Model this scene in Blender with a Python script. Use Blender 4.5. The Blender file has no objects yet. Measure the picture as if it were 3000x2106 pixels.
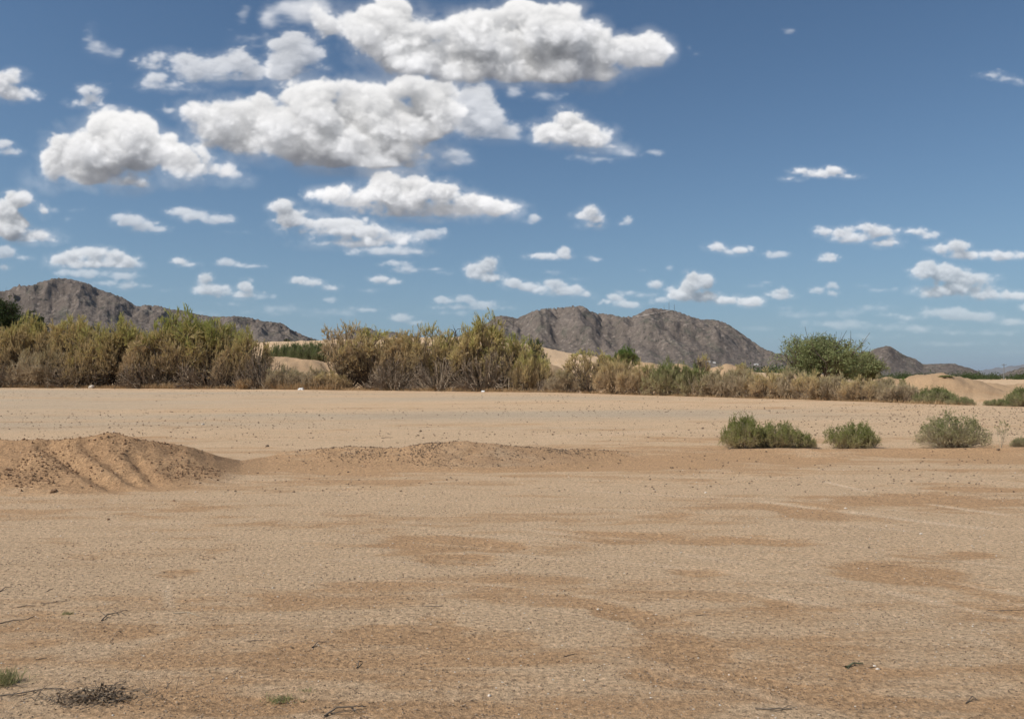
import bpy, math, random
import numpy as np
random.seed(7); np.random.seed(7)
SC=bpy.context.scene
COL=SC.collection
# ------------------------------------------------------------------ camera, sun, sky, exposure
EYE=1.6
LF=1767.0; LCX=1148.0; LH=847.5        # lens length and horizon in layout units (2296 wide frame)
cam_d=bpy.data.cameras.new('camera'); cam=bpy.data.objects.new('camera',cam_d); COL.objects.link(cam)
cam.location=(0,0,EYE); cam.rotation_euler=(math.radians(90),0,0)
cam_d.sensor_width=36; cam_d.lens=36*LF/2296; cam_d.shift_y=0.0182; cam_d.clip_start=0.1; cam_d.clip_end=200000
SC.camera=cam
SUN_EL=math.radians(46); SUN_AZ=math.radians(-116)     # azimuth from +Y towards +X
sun_d=bpy.data.lights.new('sun','SUN'); sun=bpy.data.objects.new('sun',sun_d); COL.objects.link(sun)
sun_d.energy=4.6; sun_d.angle=math.radians(0.5); sun_d.color=(1.0,0.945,0.86)
from mathutils import Vector
_s=Vector((math.sin(SUN_AZ)*math.cos(SUN_EL),math.cos(SUN_AZ)*math.cos(SUN_EL),math.sin(SUN_EL)))
sun.rotation_euler=_s.to_track_quat('Z','Y').to_euler()
SC.view_settings.view_transform='Standard'; SC.view_settings.look='None'
SC.view_settings.exposure=0.0; SC.view_settings.gamma=1.0; SC.view_settings.use_curve_mapping=False
SC.render.engine='CYCLES'
SC.cycles.use_denoising=True
try: SC.cycles.denoiser='OPENIMAGEDENOISE'
except Exception: pass
SC.cycles.max_bounces=6; SC.cycles.diffuse_bounces=3; SC.cycles.transmission_bounces=3; SC.cycles.volume_bounces=0; SC.cycles.transparent_max_bounces=4
# ---- CLOUDS ----

CL_S=0.6           # texture pixels per layout unit
CL_X0,CL_X1,CL_Y0,CL_Y1=-300,2600,-260,845
def _pnoise(shape, cell, rng, off=0.0):
    """smooth value noise on a box grid, cubic B-spline between lattice points"""
    a=None
    dims=[int(math.ceil(n/c))+4 for n,c in zip(shape,cell)]
    a=rng.uniform(-1,1,dims).astype(np.float32)
    for ax in range(3):
        n=shape[ax]; p=np.arange(n)/cell[ax]+rng.uniform(0,1)*0.99
        i=np.floor(p).astype(int); f=(p-i).astype(np.float32)
        i=np.minimum(i,a.shape[ax]-4)
        w=[(1-f)**3/6,(3*f**3-6*f**2+4)/6,(-3*f**3+3*f**2+3*f+1)/6,f**3/6]
        sh=[1,1,1]; sh[ax]=n
        a=sum(np.take(a,i+k,axis=ax)*w[k].reshape(sh) for k in range(4))
    return a*2.2
def _shift(pl,sx,sz):
    def s1(a,s,ax):
        i=int(math.floor(s)); f=s-i
        out=np.zeros_like(a)
        for k,w in ((i,1-f),(i+1,f)):
            if w==0: continue
            r=np.roll(a,k,axis=ax)
            sl=[slice(None)]*2
            if k>0: sl[ax]=slice(0,k); r[tuple(sl)]=0
            elif k<0: sl[ax]=slice(k,None); r[tuple(sl)]=0
            out+=w*r
        return out
    return s1(s1(pl,sx,0),sz,1)
def march_cloud(puffs,feat,seed,S,base=None,thin=1.0,wisp=0.0):
    """one cloud as a box of density, lit from upper left behind the viewer. returns x0,y0,rgb(ny,nx,3) premultiplied, alpha"""
    P=np.array([p[:4] for p in puffs],float)*S
    fe=feat*S
    m=fe*1.3+4
    x0=int(math.floor((P[:,0]-P[:,2]).min()-m)); x1=int(math.ceil((P[:,0]+P[:,2]).max()+m))
    y0=int(math.floor((P[:,1]-P[:,3]).min()-m)); y1=int(math.ceil((P[:,1]+P[:,3]).max()+m))
    nx,ny=x1-x0,y1-y0
    rz=[min(0.75*(a+b)/2*1.0, 1.6*b) for a,b in zip(P[:,2],P[:,3])]
    dz=2.0 if fe>12 else 1.0
    hz=max(rz)+m*0.7; nz=int(2*hz/dz)+1
    rng=np.random.default_rng(seed)
    X=(x0+np.arange(nx,dtype=np.float32))[:,None,None]; Y=(y0+np.arange(ny,dtype=np.float32))[None,:,None]
    Z=((np.arange(nz,dtype=np.float32)-nz/2)*dz)[None,None,:]
    env=np.full((nx,ny,nz),-2.0,np.float32)
    for (cx,cy,rx,ry),r in zip(P,rz):
        zc=rng.uniform(-.35,.35)*r
        mr=min(rx,ry)
        pad=max(2.2,1.1+1.0*fe/mr)
        ix0=max(0,int(cx-rx*pad-x0)); ix1=min(nx,int(cx+rx*pad-x0)+1)
        iy0=max(0,int(cy-ry*pad-y0)); iy1=min(ny,int(cy+ry*pad-y0)+1)
        dy=(Y[:,iy0:iy1]-cy)/ry
        q=np.sqrt(((X[ix0:ix1]-cx)/rx)**2+dy**2+((Z-zc)/r)**2)
        e=(1-q)*mr/fe-0.05           # signed distance in feature units
        sub=env[ix0:ix1,iy0:iy1]
        k=0.6
        h=np.clip(0.5+0.5*(e-sub)/k,0,1)
        env[ix0:ix1,iy0:iy1]=sub*(1-h)+e*h+k*h*(1-h)
    envb=env-(0 if base is None else 1)*np.clip((Y-(base or 0)*S)/(fe*.5)+.55,0,4)
    n=np.zeros_like(env); amp=0.62; c=fe*1.5
    o=0
    while c>1.3 and o<7:
        v=_pnoise(env.shape,(c*(1.1+0.9*wisp),c*0.9,c/dz),rng)
        wv=max(wisp,0.15+0.1*o); wv=min(wv,.8); n+=amp*((np.abs(v)*1.5-0.45)*(1-wv)+v*0.75*wv); amp*=(0.95 if o==0 else 0.68); c*=0.5; o+=1
    d=env*(1-0.45*wisp)+n*(0.52+0.30*wisp)+0.04-0.06*wisp
    if base is not None:
        b=(Y-base*S)/(fe*0.5)+0.35*_pnoise((env.shape[0],1,env.shape[2]),(fe*1.5,1,fe*1.5/dz),rng)
        d=d-np.clip(b+0.55,0,4)**1.4*1.2
    d=np.clip(d,0,None)*np.clip((env+1.15)*2.5,0,1)
    top=np.clip(((base if base is not None else 1e4)*S-Y)/(fe*2.0),0,1) if base is not None else 0.3
    dens=np.clip(d*(1.05+1.5*top*min(1,(fe/20)**1.5)),0,1)**1.75
    hl=np.clip(env*.8+n*.9+.42,0,1)*np.clip((env+.75)*2,0,1)     # thin torn vapour round the solid part
    if base is not None: hl=hl*np.clip(1.3-(Y-base*S)/(fe*.8),0,1)
    ex=np.minimum(np.arange(nx),nx-1-np.arange(nx))[:,None,None]/(fe*1.1); ey=np.minimum(np.arange(ny),ny-1-np.arange(ny))[None,:,None]/(fe*.8)
    hl=hl*np.clip(ex,0,1)*np.clip(ey,0,1)
    dens=np.maximum(dens,hl*.028)
    # fade density in the lower part: soft bases
    ext=0.34*thin/ max(0.55,(fe/24)**0.6)
    ds=np.clip(envb*1.1+.25,0,1)*(dens>0.0); dl=0.42*dens+0.58*np.minimum(ds,dens*3)
    # light from upper left, in front (towards viewer = -z index)
    sx=0.38; sz=0.22/dz
    step=math.sqrt(1+sx*sx+0.22**2)
    tau=np.zeros_like(dens); cur=np.zeros((nx,nz),np.float32)
    for j in range(ny):
        tau[:,j]=cur
        cur=_shift(cur+dl[:,j]*step,sx,sz); 
    up=np.cumsum(dl,axis=1)                       # density above: skylight from above
    tot=up[:,-1:]; below=tot-up
    te=tau*ext; 
    sun=0.36*np.exp(-te*0.6)+0.38*np.exp(-te*0.17)+0.26*np.exp(-te*0.07)
    amb_t=np.exp(-up*ext*0.06); amb_b=np.exp(-below*ext*0.25)
    al=1-np.exp(-dens*ext*dz*1.15)
    T=np.ones((nx,ny),np.float32)
    R=np.zeros((nx,ny),np.float32); A1=np.zeros_like(R); A2=np.zeros_like(R)
    for k in range(nz):
        w=T*al[:,:,k]
        R+=w*sun[:,:,k]; A1+=w*amb_t[:,:,k]; A2+=w*amb_b[:,:,k]
        T*=1-al[:,:,k]
    cs=np.array([0.95,0.905,0.84]); c1=np.array([0.09,0.12,0.17]); c2=np.array([0.09,0.095,0.115])
    rgb=R[...,None]*cs+A1[...,None]*c1+A2[...,None]*c2
    return x0,y0,np.swapaxes(rgb,0,1),(1-T).T
def Z5(l,k=.5,ox=383,oy=0): return [(ox+k*x,oy+k*y,k*a,k*b) for x,y,a,b in l]
def Z4(l): return [(x*.4273,y*.4273,a*.4273,b*.4273) for x,y,a,b in l]
CLOUDS=[ # puffs, feature size, base, thinness, wisp, haze
 (Z5([(640,50,70,45),(720,110,100,60),(860,75,60,40),(900,150,130,80),(1000,60,110,75),(1060,150,180,80),(1340,130,170,80),(1480,70,130,50),(1640,60,150,60),(1700,140,220,90),(1900,190,120,70),(1950,240,120,50),(2030,210,110,60),(2150,220,80,60),(1600,215,230,70),(1420,200,200,80),(1820,240,140,70),(1060,260,190,70),(1300,300,260,70),(1550,310,300,70),(1800,330,190,60),(1940,330,50,60)]),42,196,1,0,1),
 (Z5([(110,500,80,70),(230,520,110,80),(330,560,100,110),(200,600,110,80),(330,650,80,50),(400,450,60,50),(560,430,100,60),(700,400,110,60),(830,440,110,60),(640,520,180,100),(900,500,160,110),(560,640,140,80),(760,620,200,90),(1060,400,80,50),(1180,410,100,60),(1200,500,120,90),(1060,560,170,80),(480,560,110,80),(820,640,260,110),(900,700,240,60),(1050,720,140,40)]),44,380,1,0,1),
 (Z5([(1310,450,70,70),(1320,560,60,70),(1390,470,60,80),(1420,560,110,70),(1360,590,70,50),(1500,590,90,45),(1130,700,70,35)]),26,318,.45,.4,1),
 (Z5([(1770,530,70,45),(1700,590,95,50),(1820,600,120,60),(1900,620,100,45),(1990,680,60,20)]),28,338,1,0,1),
 (Z5([(540,190,100,60),(580,240,110,60),(520,290,90,70),(660,300,60,28)]),26,185,.6,.45,1),
 (Z5([(300,280,110,55),(370,320,90,50),(200,300,90,50),(250,350,150,30),(60,260,70,40),(120,310,90,35),(-60,250,60,30),(-90,290,60,26)]),24,186,.6,.4,1),
 (Z5([(420,90,30,60),(330,50,18,26),(380,200,70,26),(300,180,50,30)]),20,None,.14,.9,.9),
 (Z5([(-60,350,55,26),(-100,385,70,20),(20,380,55,16),(110,405,90,13)]),18,208,.55,.4,1),
 (Z4([(310,740,90,70),(270,850,80,90),(400,760,110,80),(560,690,110,90),(680,720,130,100),(560,810,200,90),(760,820,130,80),(900,790,80,60),(980,840,120,70),(1060,880,90,50),(1180,900,70,45),(1240,910,60,40),(460,930,200,50),(700,950,220,40)]),40,424,1,0,1),
 (Z4([(480,180,28,60),(500,240,60,40),(560,285,60,28)]),20,None,.25,.7,1),
 ([(18,172,38,18),(0,190,30,26),(35,212,45,18)],20,234,.7,.3,1),([(87,222,12,8)],8,None,.3,.5,1),
 ([(202,200,32,14),(205,218,20,16),(185,232,36,11),(245,240,36,10)],14,248,.55,.3,1),
 ([(8,322,24,14),(20,340,30,10)],12,349,.5,.4,1),
 ([(35,448,34,24),(15,475,30,30),(22,510,45,30),(75,530,45,16),(112,538,26,10),(97,470,15,14)],20,546,.9,.1,1),
 ([(8,565,30,18),(45,578,26,6),(8,598,22,9)],10,608,.6,.3,.8),
 ([(285,493,38,18),(320,505,36,15),(355,515,20,7)],14,521,.55,.3,.9),
 ([(405,474,34,9),(440,484,45,13),(490,492,36,13)],13,506,.5,.35,.9),
 ([(140,580,34,16),(165,572,34,14),(215,565,30,14),(255,570,28,14),(285,588,30,20),(200,592,80,12)],15,603,.85,.1,.9),
 ([(190,612,60,12),(280,618,40,12),(285,640,34,10),(240,635,50,8)],10,652,.45,.4,.75),
 ([(405,585,22,10),(428,592,20,7)],9,599,.75,.2,.85),([(505,587,26,10),(535,593,22,7),(568,596,24,6)],8,602,.6,.3,.8),
 ([(462,622,20,15),(475,648,42,14),(500,655,25,9),(550,640,18,16),(548,662,38,10)],12,668,.8,.2,.8),
 ([(870,408,50,20),(930,412,50,18),(980,425,60,22),(900,440,90,26),(1050,450,60,22),(1110,468,55,17),(1000,470,120,20),(770,438,60,13),(790,455,70,14),(880,480,100,10)],27,494,1,0,1),
 ([(632,465,30,20),(650,490,45,22),(730,500,70,14),(740,518,90,12),(820,518,60,14),(870,535,60,12),(800,545,100,10)],20,560,.95,.1,.95),
 ([(952,525,42,15),(900,562,60,12),(850,560,60,9)],14,574,.6,.25,.85),
 ([(1326,472,24,15),(1305,484,28,9),(1335,490,24,13),(1327,506,24,7)],13,512,.8,.1,.95),([(1407,493,14,11),(1393,500,14,6)],9,506,.6,.3,.9),([(1196,488,18,13),(1185,497,13,7)],10,503,.4,.5,.9),
 ([(1267,563,16,13),(1255,573,28,9),(1210,573,34,9)],9,585,.8,.15,.85),([(1322,577,13,6),(1335,582,16,5)],7,588,.5,.3,.8),
 ([(1095,585,22,13),(1080,600,38,15),(1062,615,22,12),(1100,622,34,11)],12,634,.9,.1,.85),
 ([(1150,635,30,12),(1190,645,40,11),(1240,635,30,13),(1265,650,45,14),(1310,660,24,9)],11,667,.75,.2,.8),
 ([(995,672,26,9),(1040,670,30,10),(1080,680,46,9),(1030,688,50,7)],9,694,.6,.3,.7),([(1380,665,22,11),(1405,682,34,10),(1360,675,20,7)],9,692,.7,.2,.75),
 ([(672,628,28,10),(700,634,30,9),(740,644,24,8)],9,650,.75,.2,.8),([(850,625,26,10),(875,631,22,7)],8,638,.7,.2,.8),([(885,590,36,8),(912,603,30,9)],9,616,.5,.35,.8),([(975,603,20,5)],6,None,.25,.6,.8),
 ([(1552,618,20,13),(1583,630,20,18),(1550,640,30,20),(1530,660,34,17),(1580,665,35,15),(1630,672,40,10),(1680,677,34,11)],13,687,1,.05,.85),
 ([(1470,638,22,12),(1500,645,14,8)],9,652,.7,.2,.8),([(1480,672,24,9),(1462,678,14,6)],8,686,.6,.3,.8),
 ([(1755,652,20,11),(1750,663,34,10)],10,674,.85,.1,.8),([(1832,650,22,10),(1862,640,17,10),(1865,655,16,9)],9,668,.65,.3,.8),
 ([(1605,553,26,12),(1630,562,24,8),(1662,562,24,10)],11,574,.75,.2,.9),([(1742,571,30,9),(1725,566,18,7)],9,582,.6,.3,.85),([(1860,573,20,9),(1852,580,26,8)],8,590,.8,.15,.85),
 ([(1848,519,26,12),(1885,520,28,14),(1910,533,44,13),(1945,508,24,12),(1975,520,42,13),(1985,545,36,11)],13,556,.8,.2,.9),
 ([(2055,518,26,10),(2085,527,28,10)],10,537,.7,.25,.9),([(2145,550,32,16),(2110,555,30,10),(2160,572,34,12)],12,585,.85,.1,.9),([(2205,570,22,10),(2245,574,34,13),(2292,572,16,10)],11,586,.85,.1,.9),
 ([(2080,598,24,18),(2070,612,34,13),(2120,612,50,20),(2170,625,60,16),(2150,645,70,13),(2110,655,60,12),(2200,660,50,12),(2260,662,60,12)],14,676,.85,.2,.85),
 ([(2040,712,34,8),(2110,700,60,14),(2180,708,70,14),(2270,722,60,12),(2000,705,40,8)],11,730,.45,.5,.65),
 ([(1800,382,30,9),(1830,390,40,10),(1868,382,30,12),(1905,395,26,6),(1768,401,20,6)],10,403,.8,.15,1),
 ([(2222,168,30,9),(2255,177,30,8),(2290,186,20,6)],10,None,.45,.5,1),([(1770,67,13,8)],9,None,.16,.7,1),([(1462,341,22,8),(1440,348,10,5)],9,None,.18,.7,1),
 ([(1020,343,34,18),(1040,360,20,10)],14,None,.2,.6,1),([(1350,358,40,8),(1300,352,30,10)],10,None,.16,.7,1),([(1220,215,40,14),(1160,208,30,14)],14,None,.14,.8,1),([(380,248,22,10),(368,238,8,14)],10,None,.3,.6,1),
 ([(1500,600,12,9)],7,None,.2,.6,.85),([(520,520,40,6)],8,None,.1,.8,.8),([(150,690,0.1,0.1)],5,None,.01,.9,.1),
 ([(620,690,70,12),(730,700,60,12),(560,700,40,8)],14,None,.14,.6,.6),([(900,712,30,13),(930,722,30,7),(820,695,34,6),(740,672,20,9)],8,730,.45,.4,.65),
 ([(1800,705,60,10),(1860,725,70,10),(1760,690,30,7),(1930,730,90,10)],11,None,.2,.6,.6),([(1960,690,50,9),(1900,700,30,8),(2060,735,90,10),(2230,745,90,9)],11,None,.2,.6,.6),
 ([(2150,770,130,7),(1950,755,90,7),(2260,790,60,5)],9,None,.12,.7,.5),
 ([(990,610,26,7),(960,604,14,5)],8,None,.2,.6,.8),([(1010,700,60,7),(1120,690,50,6)],9,None,.16,.6,.7),([(1440,660,40,8),(1400,655,26,7)],9,None,.25,.5,.8),([(1690,640,30,7),(1720,632,16,6)],8,None,.22,.6,.8),
 ([(330,640,24,6),(370,650,30,6)],8,None,.16,.6,.8),([(590,664,22,8),(560,628,10,8)],9,None,.2,.6,.8),([(1240,610,22,6),(1290,625,26,6)],8,None,.2,.6,.8),([(1560,612,12,6),(1440,605,14,5)],7,None,.2,.6,.8),
 ([(120,470,22,10),(150,490,14,7)],9,None,.14,.7,.8),([(180,472,22,6)],8,None,.1,.7,.8),([(1560,120,14,8),(1545,108,8,10)],8,None,.12,.7,1),([(700,20,60,40),(640,10,40,24),(600,30,20,24)],22,None,.22,.8,1),([(1410,345,26,9)],9,None,.16,.7,1),([(250,20,0.1,0.1)],5,None,.01,.9,.1),
 ([(1980,650,40,7),(1930,640,26,6)],8,None,.16,.6,.8),([(1700,735,90,7),(1830,760,100,7)],10,None,.12,.7,.6),([(440,700,50,7),(520,680,40,7)],9,None,.16,.6,.7),([(830,650,30,7),(790,690,36,7)],9,None,.2,.6,.75),
 # past the sides of the frame and above it
 ([(-120,150,60,30),(-170,170,70,26),(-90,180,50,18)],24,200,.9,.1,1),([(-200,420,60,22),(-150,440,70,18)],18,460,.9,.1,1),([(-90,620,60,14),(-180,640,50,10)],10,652,.8,.2,.8),
 ([(2420,260,60,22),(2480,280,70,20)],20,300,.8,.1,1),([(2400,480,50,18),(2450,495,50,14)],14,510,.8,.1,.9),([(2360,580,34,12),(2420,590,50,12)],10,604,.8,.1,.85),([(2380,690,90,14),(2500,700,60,10)],10,712,.5,.3,.7),
 ([(700,-90,90,30),(800,-110,90,40),(900,-80,100,30)],36,-50,.9,.1,1),([(1500,-150,80,30),(1600,-140,90,28)],34,-112,.9,.1,1),([(150,-120,70,28),(230,-110,60,22)],28,-88,.8,.1,1),
]
def render_face():
    W=int((CL_X1-CL_X0)*CL_S); H=int((CL_Y1-CL_Y0)*CL_S)
    C=np.zeros((H,W,3),np.float32); A=np.zeros((H,W),np.float32)
    order=sorted(range(len(CLOUDS)),key=lambda i:-CLOUDS[i][0][0][1] if i>5 else -1000)
    order=sorted(range(len(CLOUDS)),key=lambda i:-np.mean([p[1] for p in CLOUDS[i][0]]))
    for i in order:
        puffs,feat,base,thin,wisp,haze=CLOUDS[i]
        x0,y0,rgb,a=march_cloud([(p[0]-CL_X0,p[1]-CL_Y0,p[2],p[3]) for p in puffs],feat,100+i,CL_S,None if base is None else base-CL_Y0,thin,wisp)
        ym=np.mean([p[1] for p in puffs]); haze=haze*(.70 if thin<.7 else .88 if thin<1 else 1)*(1-.18*np.clip((ym-480)/200,0,1))
        rgb=rgb*haze; a=a*haze
        X0,Y0=max(0,x0),max(0,y0); X1,Y1=min(W,x0+a.shape[1]),min(H,y0+a.shape[0])
        if X1<=X0 or Y1<=Y0: continue
        r=rgb[Y0-y0:Y1-y0,X0-x0:X1-x0]; aa=a[Y0-y0:Y1-y0,X0-x0:X1-x0]
        C[Y0:Y1,X0:X1]=C[Y0:Y1,X0:X1]*(1-aa[...,None])+r
        A[Y0:Y1,X0:X1]=A[Y0:Y1,X0:X1]*(1-aa)+aa
    return C,A
# ---- END CLOUDS ----
def build_world():
    w=bpy.data.worlds.new('World'); SC.world=w; w.use_nodes=True
    nt=w.node_tree; nt.nodes.clear(); N=nt.nodes.new; L=nt.links.new
    C,A=render_face()
    H,W=A.shape
    img=bpy.data.images.new('cloud_field',W,H,alpha=True,float_buffer=True)
    img.colorspace_settings.name='Non-Color'; img.alpha_mode='CHANNEL_PACKED'
    buf=np.empty((H,W,4),np.float32); buf[...,:3]=C; buf[...,3]=A
    img.pixels.foreach_set(buf[::-1].ravel()); img.update(); img.pack()
    tc=N('ShaderNodeTexCoord'); sp=N('ShaderNodeSeparateXYZ'); L(tc.outputs['Generated'],sp.inputs[0])
    def m(op,a,b=None,c=None):
        n=N('ShaderNodeMath'); n.operation=op
        for i,v in enumerate((a,b,c)):
            if v is None: continue
            if isinstance(v,(int,float)): n.inputs[i].default_value=v
            else: L(v,n.inputs[i])
        return n.outputs[0]
    X,Y,Z=sp.outputs
    ax=m('ABSOLUTE',X); ay=m('ABSOLUTE',Y)
    fb=m('GREATER_THAN',ay,ax)
    u1=m('DIVIDE',X,Y); u2=m('DIVIDE',Y,X)
    u=m('ADD',m('MULTIPLY',u1,fb),m('MULTIPLY',u2,m('SUBTRACT',1.0,fb)))
    v=m('DIVIDE',Z,m('MAXIMUM',ax,ay))
    s=m('DIVIDE',m('ADD',m('MULTIPLY',u,LF),LCX-CL_X0),CL_X1-CL_X0)
    t=m('DIVIDE',m('ADD',m('MULTIPLY',v,LF),CL_Y1-LH),CL_Y1-CL_Y0)
    cb=N('ShaderNodeCombineXYZ'); L(s,cb.inputs[0]); L(t,cb.inputs[1])
    im=N('ShaderNodeTexImage'); im.image=img; im.extension='CLIP'; im.interpolation='Cubic'; L(cb.outputs[0],im.inputs[0])
    sky=N('ShaderNodeTexSky'); sky.sky_type='NISHITA'; sky.sun_disc=False
    sky.sun_elevation=SUN_EL; sky.sun_rotation=SUN_AZ
    sky.altitude=400; sky.air_density=SKY_AIR; sky.dust_density=SKY_DUST; sky.ozone_density=SKY_OZ
    # pale blue air low over the plain, the same all round the horizon
    hz=m('POWER',2.718,m('MULTIPLY',m('MAXIMUM',Z,0.0),-7.0))
    mc=N('ShaderNodeMix'); mc.data_type='RGBA'; L(m('MULTIPLY',hz,.85),mc.inputs[0]); L(sky.outputs[0],mc.inputs[6]); mc.inputs[7].default_value=(*[c/SKY_STR for c in SKY_HZ],1)
    tn=N('ShaderNodeMix'); tn.data_type='RGBA'; tn.blend_type='MULTIPLY'; tn.inputs[0].default_value=1; L(mc.outputs[2],tn.inputs[6]); tn.inputs[7].default_value=SKY_TINT
    b1=N('ShaderNodeBackground'); L(tn.outputs[2],b1.inputs[0]); b1.inputs[1].default_value=SKY_STR
    dark=N('ShaderNodeBackground'); dark.inputs[0].default_value=(0,0,0,1); dark.inputs[1].default_value=0
    mx=N('ShaderNodeMixShader'); L(im.outputs['Alpha'],mx.inputs[0]); L(b1.outputs[0],mx.inputs[1]); L(dark.outputs[0],mx.inputs[2])
    b2=N('ShaderNodeBackground'); L(im.outputs['Color'],b2.inputs[0]); b2.inputs[1].default_value=CLOUD_STR
    ad=N('ShaderNodeAddShader'); L(mx.outputs[0],ad.inputs[0]); L(b2.outputs[0],ad.inputs[1])
    o=N('ShaderNodeOutputWorld'); L(ad.outputs[0],o.inputs[0])
    w.cycles.sampling_method='MANUAL'; w.cycles.sample_map_resolution=1024
SKY_HZ=(.30,.355,.445); SKY_TINT=(.80,.98,1.08,1)
SKY_AIR,SKY_DUST,SKY_OZ,SKY_STR,CLOUD_STR=1.0,0.3,2.0,0.075,0.98
build_world()
# ------------------------------------------------------------------ helpers
def mesh_np(name,V,F,mat=None,parent=None,smooth=False,attrs=None,link=True):
    """V (n,3), F (m,3) or (m,4) index array"""
    me=bpy.data.meshes.new(name)
    V=np.asarray(V,np.float32); F=np.asarray(F,np.int32); k=F.shape[1]
    me.vertices.add(len(V)); me.vertices.foreach_set('co',V.ravel())
    me.loops.add(F.size); me.loops.foreach_set('vertex_index',F.ravel())
    me.polygons.add(len(F)); me.polygons.foreach_set('loop_start',np.arange(0,F.size,k,dtype=np.int32))
    me.polygons.foreach_set('loop_total',np.full(len(F),k,np.int32))
    me.polygons.foreach_set('use_smooth',np.full(len(F),bool(smooth)))
    for a,v in (attrs or {}).items():
        at=me.attributes.new(a,'FLOAT','POINT'); at.data.foreach_set('value',np.asarray(v,np.float32))
    me.update(calc_edges=True); me.validate()
    if mat: me.materials.append(mat)
    if not link: return me
    return obj(name,me,parent)
def obj(name,me,parent=None,mat=None):
    o=bpy.data.objects.new(name,me); COL.objects.link(o)
    if parent: o.parent=parent
    if mat is not None:
        o.material_slots[0].link='OBJECT'; o.material_slots[0].material=mat
    return o
def tag(o,label=None,cat=None,group=None,kind=None):
    if label: o['label']=label
    if cat: o['category']=cat
    if group: o['group']=group
    if kind: o['kind']=kind
    return o
def empty(name,loc,rz=0):
    o=bpy.data.objects.new(name,None); COL.objects.link(o); o.location=loc; o.rotation_euler=(0,0,rz); o.empty_display_size=.1
    return o
_rt=np.random.default_rng(5).random((256,256)).astype(np.float32)
def vn(x,y,seed=0):
    x=np.asarray(x,np.float64)+seed*17.31; y=np.asarray(y,np.float64)+seed*9.73
    i=np.floor(x).astype(np.int64); j=np.floor(y).astype(np.int64); f=x-i; g=y-j
    f=f*f*f*(f*(f*6-15)+10); g=g*g*g*(g*(g*6-15)+10)
    i&=255; j&=255; i1=(i+1)&255; j1=(j+1)&255
    return (_rt[i,j]*(1-f)+_rt[i1,j]*f)*(1-g)+(_rt[i,j1]*(1-f)+_rt[i1,j1]*f)*g
def fbm(x,y,oct=4,seed=0,gain=.5):
    s=0;a=1;t=0
    for k in range(oct):
        s=s+a*vn(x*2**k+k*3.7,y*2**k-k*5.1,seed+k); t+=a; a*=gain
    return s/t-.5
def sst(a,b,x):
    t=np.clip((x-a)/(b-a),0,1); return t*t*(3-2*t)
# ------------------------------------------------------------------ materials
def new_mat(name,rough=.9):
    m=bpy.data.materials.new(name); m.use_nodes=True; nt=m.node_tree
    b=nt.nodes['Principled BSDF']; b.inputs['Roughness'].default_value=rough
    b.inputs['Specular IOR Level'].default_value=.15
    return m,nt,b
class NG:
    def __init__(s,nt): s.nt=nt
    def n(s,t,**k):
        n=s.nt.nodes.new(t)
        for a,v in k.items(): setattr(n,a,v)
        return n
    def L(s,a,b): s.nt.links.new(a,b)
    def math(s,op,a,b=None,clamp=False):
        n=s.n('ShaderNodeMath',operation=op,use_clamp=clamp)
        for i,v in enumerate((a,b)):
            if v is None: continue
            if isinstance(v,(int,float)): n.inputs[i].default_value=v
            else: s.L(v,n.inputs[i])
        return n.outputs[0]
    def mix(s,f,a,b,mode='MIX'):
        n=s.n('ShaderNodeMix',data_type='RGBA',blend_type=mode)
        for i,v in ((0,f),(6,a),(7,b)):
            if isinstance(v,(int,float)): n.inputs[i].default_value=v
            elif isinstance(v,tuple): n.inputs[i].default_value=(*v,1)
            else: s.L(v,n.inputs[i])
        return n.outputs[2]
    def noise(s,vec,scale,detail=4,rough=.5,dist=0):
        n=s.n('ShaderNodeTexNoise'); n.inputs['Scale'].default_value=scale; n.inputs['Detail'].default_value=detail
        n.inputs['Roughness'].default_value=rough; n.inputs['Distortion'].default_value=dist
        if vec is not None: s.L(vec,n.inputs['Vector'])
        return n.outputs['Fac']
    def ramp(s,f,a,b):
        n=s.n('ShaderNodeMapRange',interpolation_type='SMOOTHSTEP'); n.inputs[1].default_value=a; n.inputs[2].default_value=b; s.L(f,n.inputs[0]); return n.outputs[0]
    def mapping(s,vec,scale=(1,1,1),rot=(0,0,0),loc=(0,0,0)):
        n=s.n('ShaderNodeMapping'); n.inputs['Scale'].default_value=scale; n.inputs['Rotation'].default_value=rot; n.inputs['Location'].default_value=loc
        s.L(vec,n.inputs[0]); return n.outputs[0]
    def attr(s,name):
        n=s.n('ShaderNodeAttribute'); n.attribute_name=name; return n.outputs['Fac']
    def bump(s,h,b,strength,dist):
        n=s.n('ShaderNodeBump'); n.inputs['Strength'].default_value=strength; n.inputs['Distance'].default_value=dist
        s.L(h,n.inputs['Height']); s.L(n.outputs[0],b.inputs['Normal']); return n
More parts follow.
